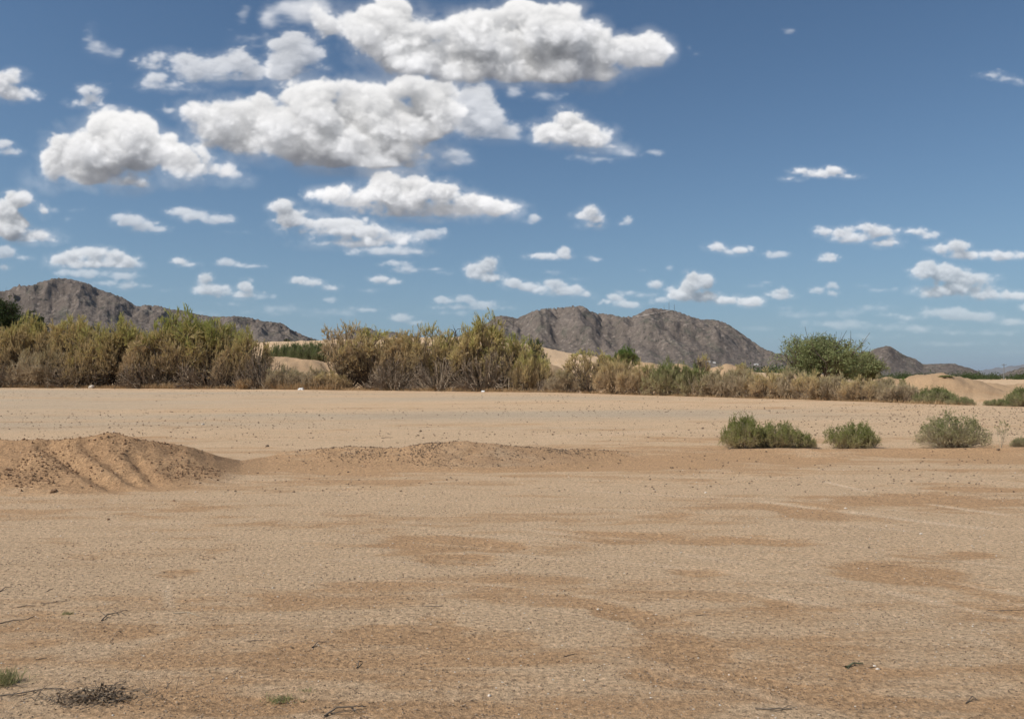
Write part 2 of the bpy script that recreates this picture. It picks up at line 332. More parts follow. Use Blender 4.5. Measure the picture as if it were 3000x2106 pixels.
def mat_ground():
    m,nt,b=new_mat('desert_soil',.95); g=NG(nt)
    pos=g.n('ShaderNodeNewGeometry').outputs['Position']
    flat=g.mapping(pos,scale=(1,1,1))
    strk=g.mapping(pos,scale=(.28,1.25,1),rot=(0,0,math.radians(9)))
    big=g.noise(strk,.55,5,.6,.4)
    mid=g.noise(g.mapping(pos,scale=(.45,1.3,1),rot=(0,0,math.radians(14)),loc=(7,3,0)),1.9,6,.65,.8)
    fine=g.noise(flat,26,8,.74)
    grain=g.noise(flat,120,4,.7)
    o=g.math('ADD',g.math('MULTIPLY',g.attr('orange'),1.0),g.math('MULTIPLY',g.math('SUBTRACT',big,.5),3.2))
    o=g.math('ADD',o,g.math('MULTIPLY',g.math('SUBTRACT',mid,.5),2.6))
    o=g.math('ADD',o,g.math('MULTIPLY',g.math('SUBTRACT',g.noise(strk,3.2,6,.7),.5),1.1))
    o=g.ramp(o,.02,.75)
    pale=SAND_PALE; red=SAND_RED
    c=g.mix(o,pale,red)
    c=g.mix(g.math('MULTIPLY',g.attr('track'),1.0,True),c,(.70,.53,.36))
    gr=g.attr('gravel')
    c=g.mix(g.math('MULTIPLY',gr,.75,True),c,SAND_GREY)
    c=g.mix(g.math('MULTIPLY',g.attr('dune'),1.0,True),c,SAND_DUNE)
    c=g.mix(g.math('MULTIPLY',g.attr('soil'),g.ramp(g.noise(flat,1.6,6,.75),.30,.60),True),c,(.40,.245,.132))
    # grain: light and dark mineral specks
    v=g.math('ADD',g.math('MULTIPLY',g.math('SUBTRACT',fine,.5),2.2),g.math('MULTIPLY',g.math('SUBTRACT',grain,.5),1.9))
    v=g.math('ADD',v,g.math('MULTIPLY',g.math('SUBTRACT',g.noise(flat,32,3,.7),.5),1.3))
    v=g.math('ADD',v,g.math('MULTIPLY',g.math('SUBTRACT',g.noise(strk,3.0,3,.6),.5),.22))
    gv=g.math('ADD',g.math('MAXIMUM',v,-.7),1.0); cc=g.n('ShaderNodeCombineXYZ')
    for i in range(3): g.L(gv,cc.inputs[i])
    c=g.mix(1.0,c,cc.outputs[0],'MULTIPLY')
    cl=g.noise(flat,14,5,.7)      # small dark clods, patchy
    clod=g.math('MULTIPLY',g.ramp(cl,.60,.68),g.ramp(g.noise(flat,1.1,4,.7),.42,.62))
    c=g.mix(g.math('MULTIPLY',clod,.28),c,(.27,.185,.115))
    vo=g.n('ShaderNodeTexVoronoi'); vo.inputs['Scale'].default_value=34; g.L(flat,vo.inputs['Vector'])
    vs=g.n('ShaderNodeSeparateXYZ'); g.L(vo.outputs['Color'],vs.inputs[0])
    spk=g.math('MULTIPLY',g.math('LESS_THAN',vo.outputs['Distance'],.26),g.math('GREATER_THAN',vs.outputs[0],.80))
    spl=g.math('MULTIPLY',g.math('LESS_THAN',vo.outputs['Distance'],.16),g.math('LESS_THAN',vs.outputs[0],.10))
    dens=g.ramp(g.noise(flat,.9,3,.6),.38,.62)
    c=g.mix(g.math('MULTIPLY',g.math('MULTIPLY',spk,dens),.75),c,(.085,.06,.042))
    c=g.mix(g.math('MULTIPLY',spl,.8),c,(.56,.50,.42))
    g.L(c,b.inputs['Base Color'])
    h=g.math('ADD',g.math('MULTIPLY',fine,1.0),g.math('MULTIPLY',grain,.35))
    g.bump(h,b,.9,.035)
    return m
SAND_PALE=(.575,.405,.252); SAND_RED=(.485,.302,.163); SAND_GREY=(.44,.355,.255); SAND_DUNE=(.42,.28,.163)
def mat_rock():
    m,nt,b=new_mat('mountain_rock',1); g=NG(nt)
    pos=g.n('ShaderNodeNewGeometry').outputs['Position']
    a=g.noise(pos,.004,4,.6); f=g.noise(pos,.045,6,.8); k=g.noise(pos,.011,6,.7)
    c=g.mix(g.ramp(a,.35,.65),(.150,.120,.098),(.188,.153,.127))
    c=g.mix(g.ramp(k,.5,.68),c,(.125,.115,.088))
    c=g.mix(g.ramp(f,.53,.66),c,(.34,.285,.24))
    c=g.mix(g.ramp(f,.47,.36),c,(.06,.055,.045))
    c=g.mix(g.math('MULTIPLY',g.attr('apron'),.8,True),c,(.17,.16,.125))
    g.L(c,b.inputs['Base Color'])
    g.bump(f,b,.9,14)
    return m
def leafy(name,cols,trans=.3,scale=1.0):
    """cols: dry, mid, live colours; mesh attribute tint picks between them"""
    m,nt,b=new_mat(name,.75); g=NG(nt)
    t=g.attr('tint'); oi=g.n('ShaderNodeObjectInfo')
    t=g.math('ADD',t,g.math('MULTIPLY',g.math('SUBTRACT',oi.outputs['Random'],.5),.25))
    c=g.mix(g.ramp(t,.1,.5),cols[0],cols[1]); c=g.mix(g.ramp(t,.5,.9),c,cols[2])
    g.L(c,b.inputs['Base Color'])
    tr=g.n('ShaderNodeBsdfTranslucent'); g.L(c,tr.inputs[0])
    ms=g.n('ShaderNodeMixShader'); ms.inputs[0].default_value=trans
    out=nt.nodes['Material Output']; g.L(b.outputs[0],ms.inputs[1]); g.L(tr.outputs[0],ms.inputs[2]); g.L(ms.outputs[0],out.inputs[0])
    return m
def plain(name,col,rough=.8,var=.25,scale=20,bump=0):
    m,nt,b=new_mat(name,rough); g=NG(nt)
    tc=g.n('ShaderNodeTexCoord').outputs['Object']
    f=g.noise(tc,scale,5,.65)
    c=g.mix(g.ramp(f,.3,.7),tuple(x*(1-var) for x in col),tuple(min(1,x*(1+var)) for x in col))
    g.L(c,b.inputs['Base Color'])
    if bump: g.bump(f,b,.7,bump)
    return m
M={}
M['ground']=mat_ground(); M['rock']=mat_rock()
M['far']=plain('far_range',(.17,.16,.15),1,.1,.0005)
M['gold']=leafy('golden_broom',((.46,.35,.20),(.60,.465,.22),(.47,.44,.15)))
M['olive']=leafy('olive_broom',((.46,.35,.20),(.54,.44,.19),(.36,.38,.11)))
M['tan']=leafy('straw_tan',((.48,.36,.22),(.60,.45,.25),(.52,.42,.20)))
M['brown']=leafy('dry_brush',((.42,.33,.22),(.50,.40,.26),(.44,.37,.21)))
M['greybrush']=leafy('grey_brush',((.30,.24,.17),(.34,.27,.19),(.38,.30,.20)))
M['green']=leafy('fresh_green',((.26,.26,.09),(.16,.23,.06),(.14,.23,.05)))
M['dark']=leafy('dark_green',((.07,.085,.035),(.05,.075,.028),(.065,.09,.03)))
M['mesq']=leafy('mesquite_leaf',((.30,.29,.14),(.25,.27,.12),(.20,.24,.095)))
M['sage']=leafy('sage_green',((.42,.35,.20),(.33,.31,.15),(.21,.235,.085)))
M['bush']=leafy('low_bush_green',((.42,.34,.18),(.31,.30,.11),(.215,.235,.07)))
M['straw']=leafy('dry_grass',((.42,.27,.14),(.46,.33,.19),(.36,.26,.14)))
M['bark']=plain('grey_bark',(.25,.195,.14),.95,.3,8)
M['barkd']=plain('dark_bark',(.13,.10,.075),.95,.3,8)
M['barkl']=plain('pale_stem',(.34,.28,.20),.95,.3,8)
# ------------------------------------------------------------------ ground relief
def tab(X,pts):
    p=np.array(pts,float); return np.interp(X,p[:,0],p[:,1])
EDGE_D=[(-900,76),(-300,70),(0,65),(597,58),(1255,48),(1798,37),(2200,30),(2900,24),(4000,18)]
EDGE_Y=[(-900,862),(0,869),(597,872.6),(1255,880),(1798,896),(2200,909),(2900,930),(4000,960)]
R_X=[-900,-400,-100,0,90,180,240,300,354,420,480,540,600,650,755,895,965,1035,1105,1175,1263,1350,1450,1620,1900,2296,3200]
R_D=[12.4,12.4,12.5,12.5,12.5,12.5,12.6,12.7,12.8,13,13.3,13.9,14.6,15,15.3,15.3,15.3,15.3,15.3,15.3,15.4,15.8,16.2,16.5,16.5,16.6,16.6]
R_Z=[.1,.30,.53,.62,.63,.65,.70,.62,.53,.44,.28,.12,.12,.19,.25,.26,.34,.37,.34,.27,.21,.15,.11,.11,.12,.13,.14]
R_F=[2,2,1.9,1.9,1.9,1.9,1.9,1.8,1.8,1.8,1.8,1.9,2,2,2,2,2,2,2,2,1.8,1.5,1.2,1,1,.9,.9]
CREST=[(-900,815),(0,800),(300,778),(450,768),(590,767),(700,764),(800,757),(960,758),(1090,757),(1180,772),(1280,792),(1400,806),(1500,818),(1700,832),(2000,846),(3200,850)]
BUMPS=[ # X, crest Y, depth, half width (layout), half depth (m)
 (1225,811,63,95,8),(1449,811,62,75,8),(1530,814,66,85,8),(1630,817,62,110,7),(1340,824,66,120,8),
 (640,799,88,220,14),(800,806,90,150,12),(1760,836,60,70,7),(1820,833,72,60,7),
 (2075,840,44,170,5.0),(1985,848,45,110,5),(2150,850,44,110,4),(2330,855,52,230,7),(2185,857,50,120,5),(2340,868,40,90,4)]
def colX(x,y): return LCX+LF*np.asarray(x)/np.maximum(np.asarray(y,float),.5)
def relief(x,y):
    """ground height and masks at world points"""
    x=np.asarray(x,float); y=np.asarray(y,float)
    X=np.clip(colX(x,y),-1500,4200); D=np.maximum(y,.5)
    De=tab(X,EDGE_D); Ye=tab(X,EDGE_Y); ze=EYE-(Ye-LH)*De/LF
    t=np.clip((D-17)/(De-17),0,1)
    z=ze*t
    n1=fbm(x*.22,y*.35,4,1); n2=fbm(x*1.3,y*1.3,5,7); 
    z=z+n1*.05*np.clip(D/12,.3,1)*(1-.55*t)+n2*.012
    front=(y>0)
    # spoil ridge across the lot
    Dc=np.interp(X,R_X,R_D)+.25*fbm(x*.6,y*0,3,3); zc=np.interp(X,R_X,R_Z); fr=np.interp(X,R_X,R_F)
    a=np.clip((D-(Dc-fr))/fr,0,1); bk=np.clip((D-Dc)/1.3,0,1)
    prof=np.where(D<Dc,a**1.35*(1.0-.12*np.sin(a*np.pi)),1-sst(0,1,bk))*front
    rough=fbm(x*2.6,y*2.6,5,11,.6)
    rz=zc*prof
    mask=np.clip(rz/.12,0,1)
    rz=rz*(1+.16*fbm(x*1.1,y*1.1,3,5))+mask*rough*.125*np.clip(zc*1.8,0.15,1)
    # ruts down the left face and a pale scrape on the centre one
    for (xa,ya,xb,yb,w,dp) in ((-7.3,12.4,-5.0,10.7,.14,.12),(-6.7,12.4,-4.4,10.7,.12,.10),(-5.9,12.3,-4.6,10.9,.10,.07),(-8.0,12.0,-5.7,10.8,.1,.03),(-.75,14.8,-1.35,14.0,.08,.03),(-3.9,12.4,-3.6,12.0,.06,.03)):
        dx,dy=xb-xa,yb-ya; L2=dx*dx+dy*dy
        s=np.clip(((x-xa)*dx+(y-ya)*dy)/L2,0,1); d=np.hypot(x-xa-s*dx,y-ya-s*dy)
        rz=rz-dp*np.exp(-(d/w)**2)*mask
    z=z+np.maximum(rz,0)*(prof>0)
    # lip and the ditch beyond the lot, then spoil heaps
    beyond=sst(0,1,(D-De)/2.5)
    z=z-beyond*.22+beyond*n1*.25
    heap=np.zeros_like(z)
    zc2=EYE+(LH-tab(X,CREST))*125/LF
    prof2=sst(84,125,D)*(1-.75*sst(128,230,D))
    heap=np.maximum(0,(zc2-.7))*prof2*(1+.10*fbm(x*.05,y*.05,4,21)*np.clip(D/125,0,1))
    hm=np.zeros_like(z)
    for (bx,by,bd,hw,hd) in BUMPS:
        cz=EYE+(LH-by)*bd/LF; px=(bx-LCX)/LF*bd; wx=hw/LF*bd
        q=np.hypot((x-px)/wx,(y-bd)/hd)
        base=EYE-(np.interp(bx,*np.array(EDGE_Y).T)-LH)*np.interp(bx,*np.array(EDGE_D).T)/LF-.22
        b=(cz-base)*(1-sst(0,1.2,q+.55*fbm(x*.22+bx,y*.22,5,31)))
        k=.25; h=np.clip(.5+.5*(b-hm)/k,0,1); hm=hm*(1-h)+b*h+k*h*(1-h)*np.clip(b/.2,0,1)*np.clip(hm/.2,0,1)
    hm=np.maximum(hm,0)
    er=fbm(x*.9,y*.9,5,41,.6)
    hh=np.maximum(heap,hm)
    z=z+hh+np.clip(hh,0,1)*er*.38
    far=sst(240,420,D); z=z*(1-far)+.6*far
    # behind the camera and far to the side
    side=sst(1.0,1.25,np.abs(x)/np.maximum(y,.5)); side=np.where(y<=.5,1.0,side)
    flat=np.clip((np.hypot(x,y)-17)/60,0,1)*.6+n1*.05
    z=z*(1-side)+flat*side
    return z,dict(X=X,De=De,mask=mask*front,rz=rz*front,heap=heap*(1-side),hm=hm*(1-side),beyond=beyond,D=D)
def gz(x,y): return float(relief(np.array([x]),np.array([y]))[0][0])
PATCHES=[(2077,1121,190,17,1),(2150,1090,150,10,.9),(1747,1213,150,15,.8),(1820,1147,115,13,.9),(1564,1216,110,10,.7),(2077,1238,155,17,.9),(2040,1290,185,24,.9),(2187,1320,80,20,.8),(1564,1282,75,11,.6),
 (1546,1466,110,24,.8),(1527,1429,74,18,.6),(1564,1521,185,20,.8),(1747,1355,55,15,.5),(1820,1557,180,26,.7),(946,1218,146,20,.9),(1019,1256,112,17,.8),(1110,1228,66,11,.9),(1386,1203,150,13,.9),(799,1306,110,11,.5),
 (909,1419,146,20,.7),(982,1386,44,24,.5),(1386,1372,75,15,.8),(1495,1405,75,18,.6),(560,1052,140,14,.7),(760,1050,150,14,.7),(1420,1040,170,12,.8),(1700,1030,200,9,.9),(2050,1020,240,8,.9),(440,1262,50,34,.5),(640,1470,90,26,.5),(520,1583,200,20,.9),(900,1590,260,20,.4),(250,1240,200,14,.35),(1100,1440,160,20,.4),(300,1420,200,24,.4)]
TRACKS=[([(1850,1077),(1942,1098)],.045,.9),([(2077,1128),(2300,1160)],.05,1),([(1711,1124),(1900,1148),(2100,1172),(2330,1196)],.07,.9),([(2120,1066),(2330,1084)],.05,.7),([(1454,1226),(1680,1266),(1900,1300),(2100,1350)],.06,.6),
 ([(1180,1186),(1350,1204),(1530,1216),(1720,1244)],.05,.6),([(1000,1196),(1200,1214),(1400,1226)],.04,.5),([(1700,1330),(1950,1370),(2150,1420),(2330,1480)],.06,.5),([(1480,1500),(1640,1530),(1850,1590)],.05,.45),([(900,1170),(1250,1180)],.04,.4),([(440,1300),(410,1330),(370,1370)],.03,.5)]
for _k in range(5):      # passes of a grader and of tyres, sweeping to the right and towards the viewer
    TRACKS.append(([(1300-60*_k,1100+34*_k),(1600-40*_k,1112+38*_k),(1900,1132+44*_k),(2330,1172+56*_k)],.035,.55))
    TRACKS.append(([(300+90*_k,1172+40*_k),(700+60*_k,1166+44*_k),(1100+40*_k,1180+46*_k),(1400,1200+50*_k)],.03,.38))
TRACKS+=[([(-100,905),(600,897),(1200,900),(1900,915)],.5,.3),([(-100,925),(700,915),(1300,922),(2330,950)],.45,.25),([(200,945),(900,938),(1500,946),(2330,975)],.4,.28),([(1250,985),(1700,972),(2330,990)],.35,.3),([(500,960),(900,975),(1300,968)],.3,.22)]
def build_ground():
    D=np.concatenate([np.exp(np.linspace(math.log(1.6),math.log(10.2),400)),np.linspace(10.2,18,235)[1:],np.exp(np.linspace(math.log(18),math.log(150),230))[1:],np.exp(np.linspace(math.log(150),math.log(60000),70))[1:]])
    u=np.linspace(-1.3,1.3,4); 
    u=np.concatenate([np.linspace(-1.3,-.68,60)[:-1],np.linspace(-.68,.68,640),np.linspace(.68,1.3,60)[1:]])
    Dg,ug=np.meshgrid(D,u,indexing='ij'); x=Dg*ug; y=Dg
    z,a=relief(x,y)
    X=a['X']
    # colour masks: the soil itself, plus a vignette painted in towards the viewer
    orange=np.clip(a['mask'],0,1)*np.interp(X,[500,600,950,1050,1240,1400],[1.15,.6,.6,.9,.8,.6])
    band=np.exp(-((Dg-np.interp(X,R_X,R_D)+1.1)/1.2)**2)*np.clip((X-560)/200,0,1)*.55     # reddish wash in front of the ridge
    orange=np.maximum(orange,band)
    fwd=sst(6.,3.8,Dg)*.30+.06*sst(17,12,Dg)  # exposure vignette put into the soil colour as redder brown near the viewer
    right=0*Dg
    wob=fbm(x*.9,y*2.6,4,91)*1.1
    for (px,py,rx,ry,am) in PATCHES:
        dc=LF*EYE/(py-LH); ax=rx/LF*dc; ay=max(dc*ry/(py-LH),.08)*1.15; xc=(px-LCX)/LF*dc
        sl=-.055 if px>1300 else .0          # patches on the right lean towards the viewer to the right
        q=np.hypot((x-xc)/ax,(y-dc-sl*(x-xc)*2.2)/ay)+wob
        right=np.maximum(right,am*(1-sst(.55,1.15,q)))
    track=0*Dg
    for pts,w,am in TRACKS:
        ylo=LF*EYE/(max(q[1] for q in pts)+4-LH)-4*w-.3; yhi=LF*EYE/(min(q[1] for q in pts)-4-LH)+4*w+.3; r0,r1=np.searchsorted(D,[ylo,yhi]); x_,y_=x[r0:r1],y[r0:r1]; nz=np.clip(.55+3.6*fbm(x_*1.1,y_*2.4,4,95),0,1)
        xs_=np.linspace(pts[0][0],pts[-1][0],14); ys_=np.interp(xs_,[q[0] for q in pts],[q[1] for q in pts]); ys_=np.convolve(np.pad(ys_,2,mode='reflect',reflect_type='odd'),np.ones(5)/5,'valid')+1.6*np.sin(xs_*.013+pts[0][1])
        P=[((px-LCX)/LF*LF*EYE/(py-LH),LF*EYE/(py-LH)) for px,py in zip(xs_,ys_)]
        for (xa,ya),(xb,yb) in zip(P[:-1],P[1:]):
            dx,dy=xb-xa,yb-ya; s_=np.clip(((x_-xa)*dx+(y_-ya)*dy)/(dx*dx+dy*dy),0,1); d=np.hypot(x_-xa-s_*dx,y_-ya-s_*dy)
            track[r0:r1]=np.maximum(track[r0:r1],min(1,am*.8)*np.exp(-(d/(w*1.35))**2)*nz)
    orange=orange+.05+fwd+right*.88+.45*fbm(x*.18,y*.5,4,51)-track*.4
    road=sst(18,23,Dg)*(1-sst(.86,1.0,Dg/a['De']))
    gravel=road*np.clip(.62-.5*(X-300)/1500+2.4*fbm(x*.05,y*.26,4,61),0,1)
    gravel+=np.clip(sst(.3,.6,a['mask'])*np.exp(-((X-1120)/120)**2)*.6,0,1)
    dune=np.clip(a['hm']/.5,0,1); z=z-right*.012*(1-a['mask'])-track*.006
    orange=orange-.25*np.clip(a['heap']/1,0,1)-.1*road
    soil=np.clip(a['mask'],0,1)*np.interp(X,[500,600,950,1050,1240,1400],[1,.3,.35,.8,.7,.3])+.2*band*sst(500,700,X)+.3*np.clip(a['hm']/.5,0,1)*sst(2.5,.5,np.abs(Dg-a['De']-6)/3)
    V=np.stack([x,y,z],-1).reshape(-1,3)
    nr,nc=Dg.shape; idx=np.arange(nr*nc).reshape(nr,nc)
    F=np.stack([idx[:-1,:-1],idx[:-1,1:],idx[1:,1:],idx[1:,:-1]],-1)
    cls=np.zeros((nr-1,nc-1),int)
    mk=a['rz'][:-1,:-1]; Xc=X[:-1,:-1]; hp=a['heap'][:-1,:-1]; hm=a['hm'][:-1,:-1]
    ins=np.abs(ug[:-1,:-1])<.9
    cls[(mk>.05)&(Xc<565)&ins]=1; cls[(mk>.05)&(Xc>=565)&(Xc<1420)&ins]=2; 
    cls[(hm>.12)&(Xc<1900)&(Xc>1120)&ins]=4; cls[(hm>.12)&(Xc>=1900)&ins]=5
    cls[(hp>.5)&(cls==0)&(Dg[:-1,:-1]<235)&ins]=3
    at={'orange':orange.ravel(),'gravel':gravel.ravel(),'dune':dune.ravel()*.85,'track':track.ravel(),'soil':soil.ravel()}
    names={0:('ground',None),1:('mound','rutted reddish dirt mound at the left with clods on its crest'),2:('mound','low wide dirt mound in the middle of the lot with stony crest'),
           3:('embankment','long tan earth embankment rising behind the tall brush'),4:('spoil_heap','rounded orange spoil heaps behind the dry scrub line'),5:('sand_pile','pale sand pile with hollowed face at the right behind the lot')}
    for c,(nm,lb) in names.items():
        f=F[cls==c].reshape(-1,4); us,inv=np.unique(f,return_inverse=True)
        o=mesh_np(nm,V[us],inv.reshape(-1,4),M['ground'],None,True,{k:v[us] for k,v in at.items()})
        o['kind']='structure'
        if lb: o['label']=lb
    # the rest of the plain, round the back and sides
    r=np.concatenate([[0.01],np.exp(np.linspace(math.log(.5),math.log(60000),90))]); an=np.radians(np.arange(50,311,3.0))
    R_,A_=np.meshgrid(r,an,indexing='ij'); x=R_*np.sin(A_); y=R_*np.cos(A_)
    z,_=relief(x,y); z=z-.02
    idx=np.arange(x.size).reshape(x.shape)
    F=np.stack([idx[:-1,:-1],idx[1:,:-1],idx[1:,1:],idx[:-1,1:]],-1).reshape(-1,4)[:,::-1]
    V=np.stack([x,y,z],-1).reshape(-1,3)
    # small apron before the wedge
    o=mesh_np('ground',V,F,M['ground'],None,True,{'orange':np.full(len(V),.2),'gravel':np.zeros(len(V)),'dune':np.zeros(len(V)),'track':np.zeros(len(V)),'soil':np.zeros(len(V))}); o['kind']='structure'
    xs=np.linspace(-3,3,13); ys=np.linspace(-.2,1.75,6); x,y=np.meshgrid(xs,ys,indexing='ij'); z=relief(x,y)[0]-.03
    idx=np.arange(x.size).reshape(x.shape); F=np.stack([idx[:-1,:-1],idx[1:,:-1],idx[1:,1:],idx[:-1,1:]],-1).reshape(-1,4)
    V=np.stack([x,y,z],-1).reshape(-1,3)
    o=mesh_np('ground',V,F,M['ground'],None,True,{'orange':np.full(len(V),.3),'gravel':np.zeros(len(V)),'dune':np.zeros(len(V)),'track':np.zeros(len(V)),'soil':np.zeros(len(V))}); o['kind']='structure'
build_ground()
# ------------------------------------------------------------------ mountains
def mountain(sil,D0,depth,seed,label,name='mountain',step=1.3,rows=130,mat='rock',spur=1.0,apron=.0):
    p=np.array(sil,float)
    X=np.arange(p[0,0],p[-1,0]+step,step); u=(X-LCX)/LF
    tgt=(LH-np.interp(X,p[:,0],p[:,1]))/LF*D0          # height above eye at depth D0
    tgt=np.maximum(tgt,-2)+EYE
    sm=np.convolve(np.pad(tgt,12,mode='edge'),np.ones(25)/25,'valid')
    t=np.linspace(-1,1,rows)[:,None]
    T=np.sign(t)*np.abs(t)**1.15
    U=np.broadcast_to(u,(rows,len(u)))
    D=D0+T*depth
    x=U*D; y=np.broadcast_to(D,U.shape)
    L=D0/4000.
    warp=fbm(x/(420*L),y/(420*L),4,seed)*2
    ts=np.clip(np.abs(T+warp*.16*(1-np.abs(T))),0,1)
    shape=(1-ts)**1.0
    xs=x+.45*(y-D0)*np.sin(x/(700*L)+seed)
    rg=1-2*np.abs(fbm(xs/(340*L)+warp*.6,y/(800*L),5,seed+9,.5))*2
    rg2=1-2*np.abs(fbm(x/(75*L)+rg*.3,y/(120*L),4,seed+19,.6))*2
    h=sm[None,:]*shape
    g=np.clip(shape*2.2,0,1)
    h=h*(.78+.36*rg*spur)+(rg2-.5)*8*L*g+fbm(x/(24*L),y/(24*L),3,seed+5,.6)*13*L*g*np.clip(sm[None,:]/(60),0,1)
    app=np.maximum(h*D0/D,0)
    mx=app.max(0)
    s=(tgt)/np.maximum(mx,1)
    ws=4; s=np.convolve(np.pad(s,ws,mode='edge'),np.ones(2*ws+1)/(2*ws+1),'valid')
    h=h*np.clip(s,.2,3)[None,:]
    h=np.maximum(h,-3)-1+ (1-np.abs(T))*0
    ed=np.clip(1-np.abs(T),0,.06)/.06; h=h*ed-3*(1-ed)
    V=np.stack([x,y,h],-1).reshape(-1,3)
    idx=np.arange(V.shape[0]).reshape(rows,len(u))
    F=np.stack([idx[:-1,:-1],idx[:-1,1:],idx[1:,1:],idx[1:,:-1]],-1).reshape(-1,4)
    ap=np.clip(1-h/(np.maximum(sm[None,:],30)*.22),0,1)*(T<0)
    o=mesh_np(name,V,F,M[mat],None,True,{'apron':ap.ravel()}); o['kind']='structure'; o['label']=label
    return o
SIL_L=[(-420,760),(-300,715),(-200,680),(-100,662),(0,653),(17,650),(37,641),(72,638.6),(100,628.5),(123,623.4),(152,624),(172,628.5),(200,635.7),(215,645.7),(246.6,655.8),(266.6,663),(286.7,673),(306.8,686.5),(324,683),(358,685.3),(381,693),(410,695),(444,704.5),(487,710),(530,708),(559,711.7),(596,720),(631,723),(654,739),(683,752),(706,760),(760,775),(840,810),(900,845)]
SIL_R=[(930,845),(960,800),(1000,765),(1040,748),(1084,730),(1110,711),(1121.7,706.4),(1140,709),(1159,713.6),(1193,697.8),(1222,690.6),(1249.5,691),(1274.5,687),(1304.5,684.7),(1324.5,697),(1344.5,703.5),(1364.5,703),(1384.5,709),(1419.5,709.7),(1439.5,698.5),(1459.5,689),(1477,692),(1512,695.5),(1537,704.7),(1569.5,715.5),(1604.5,716),(1629.5,724.7),(1654.5,741),(1687,764),(1712,781),(1739.5,791),(1800,803),(1860,815),(1950,835),(2000,846)]
SIL_M=[(690,820),(735,762),(760,752),(785,742),(820,733),(843,741),(852,748),(864,742),(886,744),(910,750),(960,760),(1040,790),(1100,830)]
SIL_S=[(1820,845),(1860,830),(1900,803),(1935,792),(1950,788),(1963.7,780),(1994,774),(2009,784),(2030,797),(2054,804),(2068,816),(2092,815),(2137,814),(2153,819),(2180,826),(2198,835),(2212,844),(2230,850)]
SIL_E=[(2200,850),(2230,843),(2257,834),(2296,822),(2400,800),(2600,788),(2800,815),(2950,846)]
SIL_B=[(1700,846),(1900,838),(2100,834),(2190,831),(2230,826),(2257,821),(2290,818),(2330,817),(2500,812),(2800,830),(3000,846)]
mountain(SIL_L,3400,850,3,'large grey brown rocky mountain at the left behind the tall brush',spur=.75)
mountain(SIL_R,4400,1000,14,'broad twin peaked rocky mountain right of centre with masts on its second summit',rows=150,spur=1.0)
mountain(SIL_M,6500,900,25,'small low rocky hill seen over the middle brush',rows=70)
mountain(SIL_S,3800,520,37,'small pointed rocky hill right of the green tree',rows=90)
mountain(SIL_E,4300,600,49,'low rocky slope cut by the right edge of the photo',rows=60,step=2.5)
mountain(SIL_B,32000,3000,51,'faint blue mountain range farthest away at the right',rows=40,step=4,mat='far')
# ------------------------------------------------------------------ air
def haze():
    V=np.array([[sx*61000,sy*61000+0,z] for sx in(-1,1) for sy in(-1,1) for z in(-6,760)],float)
    F=np.array([[0,1,3,2],[4,6,7,5],[0,4,5,1],[2,3,7,6],[0,2,6,4],[1,5,7,3]])
    m=bpy.data.materials.new('haze'); m.use_nodes=True; nt=m.node_tree; nt.nodes.clear()
    v=nt.nodes.new('ShaderNodeVolumePrincipled'); v.inputs['Density'].default_value=HAZE; v.inputs['Color'].default_value=(.80,.88,1,1); v.inputs['Anisotropy'].default_value=.2
    o=nt.nodes.new('ShaderNodeOutputMaterial'); nt.links.new(v.outputs[0],o.inputs['Volume'])
    o=mesh_np('haze',V,F,m); tag(o,kind='stuff')
HAZE=1.2e-5
haze()
# ------------------------------------------------------------------ plants
def unit(v): return v/np.maximum(np.linalg.norm(v,axis=-1,keepdims=True),1e-9)
def tubes(P,r0,r1,sides=3):
    """P (n,k,3) polylines to tapered tubes"""
    n,k,_=P.shape
    T=unit(np.gradient(P,axis=1)); ref=np.where(np.abs(T[...,2:3])<.9,np.array([0,0,1.]),np.array([1.,0,0]))
    A=unit(np.cross(T,ref)); B=np.cross(T,A)
    f=np.linspace(0,1,k)[None,:,None]
    r0=np.broadcast_to(np.asarray(r0,float).reshape(-1,1,1),(n,1,1)); r1=np.broadcast_to(np.asarray(r1,float).reshape(-1,1,1),(n,1,1))
    r=r0*(1-f)+r1*f
    V=np.stack([P+r*(math.cos(a)*A+math.sin(a)*B) for a in np.arange(sides)*2*math.pi/sides],2)  # n,k,s,3
    idx=np.arange(n*k*sides).reshape(n,k,sides)
    a=idx[:,:-1]; b=idx[:,1:]; F=np.stack([a,np.roll(a,-1,2),np.roll(b,-1,2),b],-1).reshape(-1,4)
    return V.reshape(-1,3),F
def blades(p,d,L,w,rng,bend=.15):
    """thin tapered two-triangle blades; returns V,F(quads)"""
    n=len(p); s=unit(np.cross(d,rng.normal(size=(n,3))))
    L=np.asarray(L).reshape(-1,1); w=np.asarray(w).reshape(-1,1)
    m=p+d*L*.5+rng.normal(size=(n,3))*L*bend*.35
    V=np.stack([p,m+s*w*.5,p+d*L,m-s*w*.5],1)
    F=np.arange(n*4).reshape(n,4)
    return V.reshape(-1,3),F
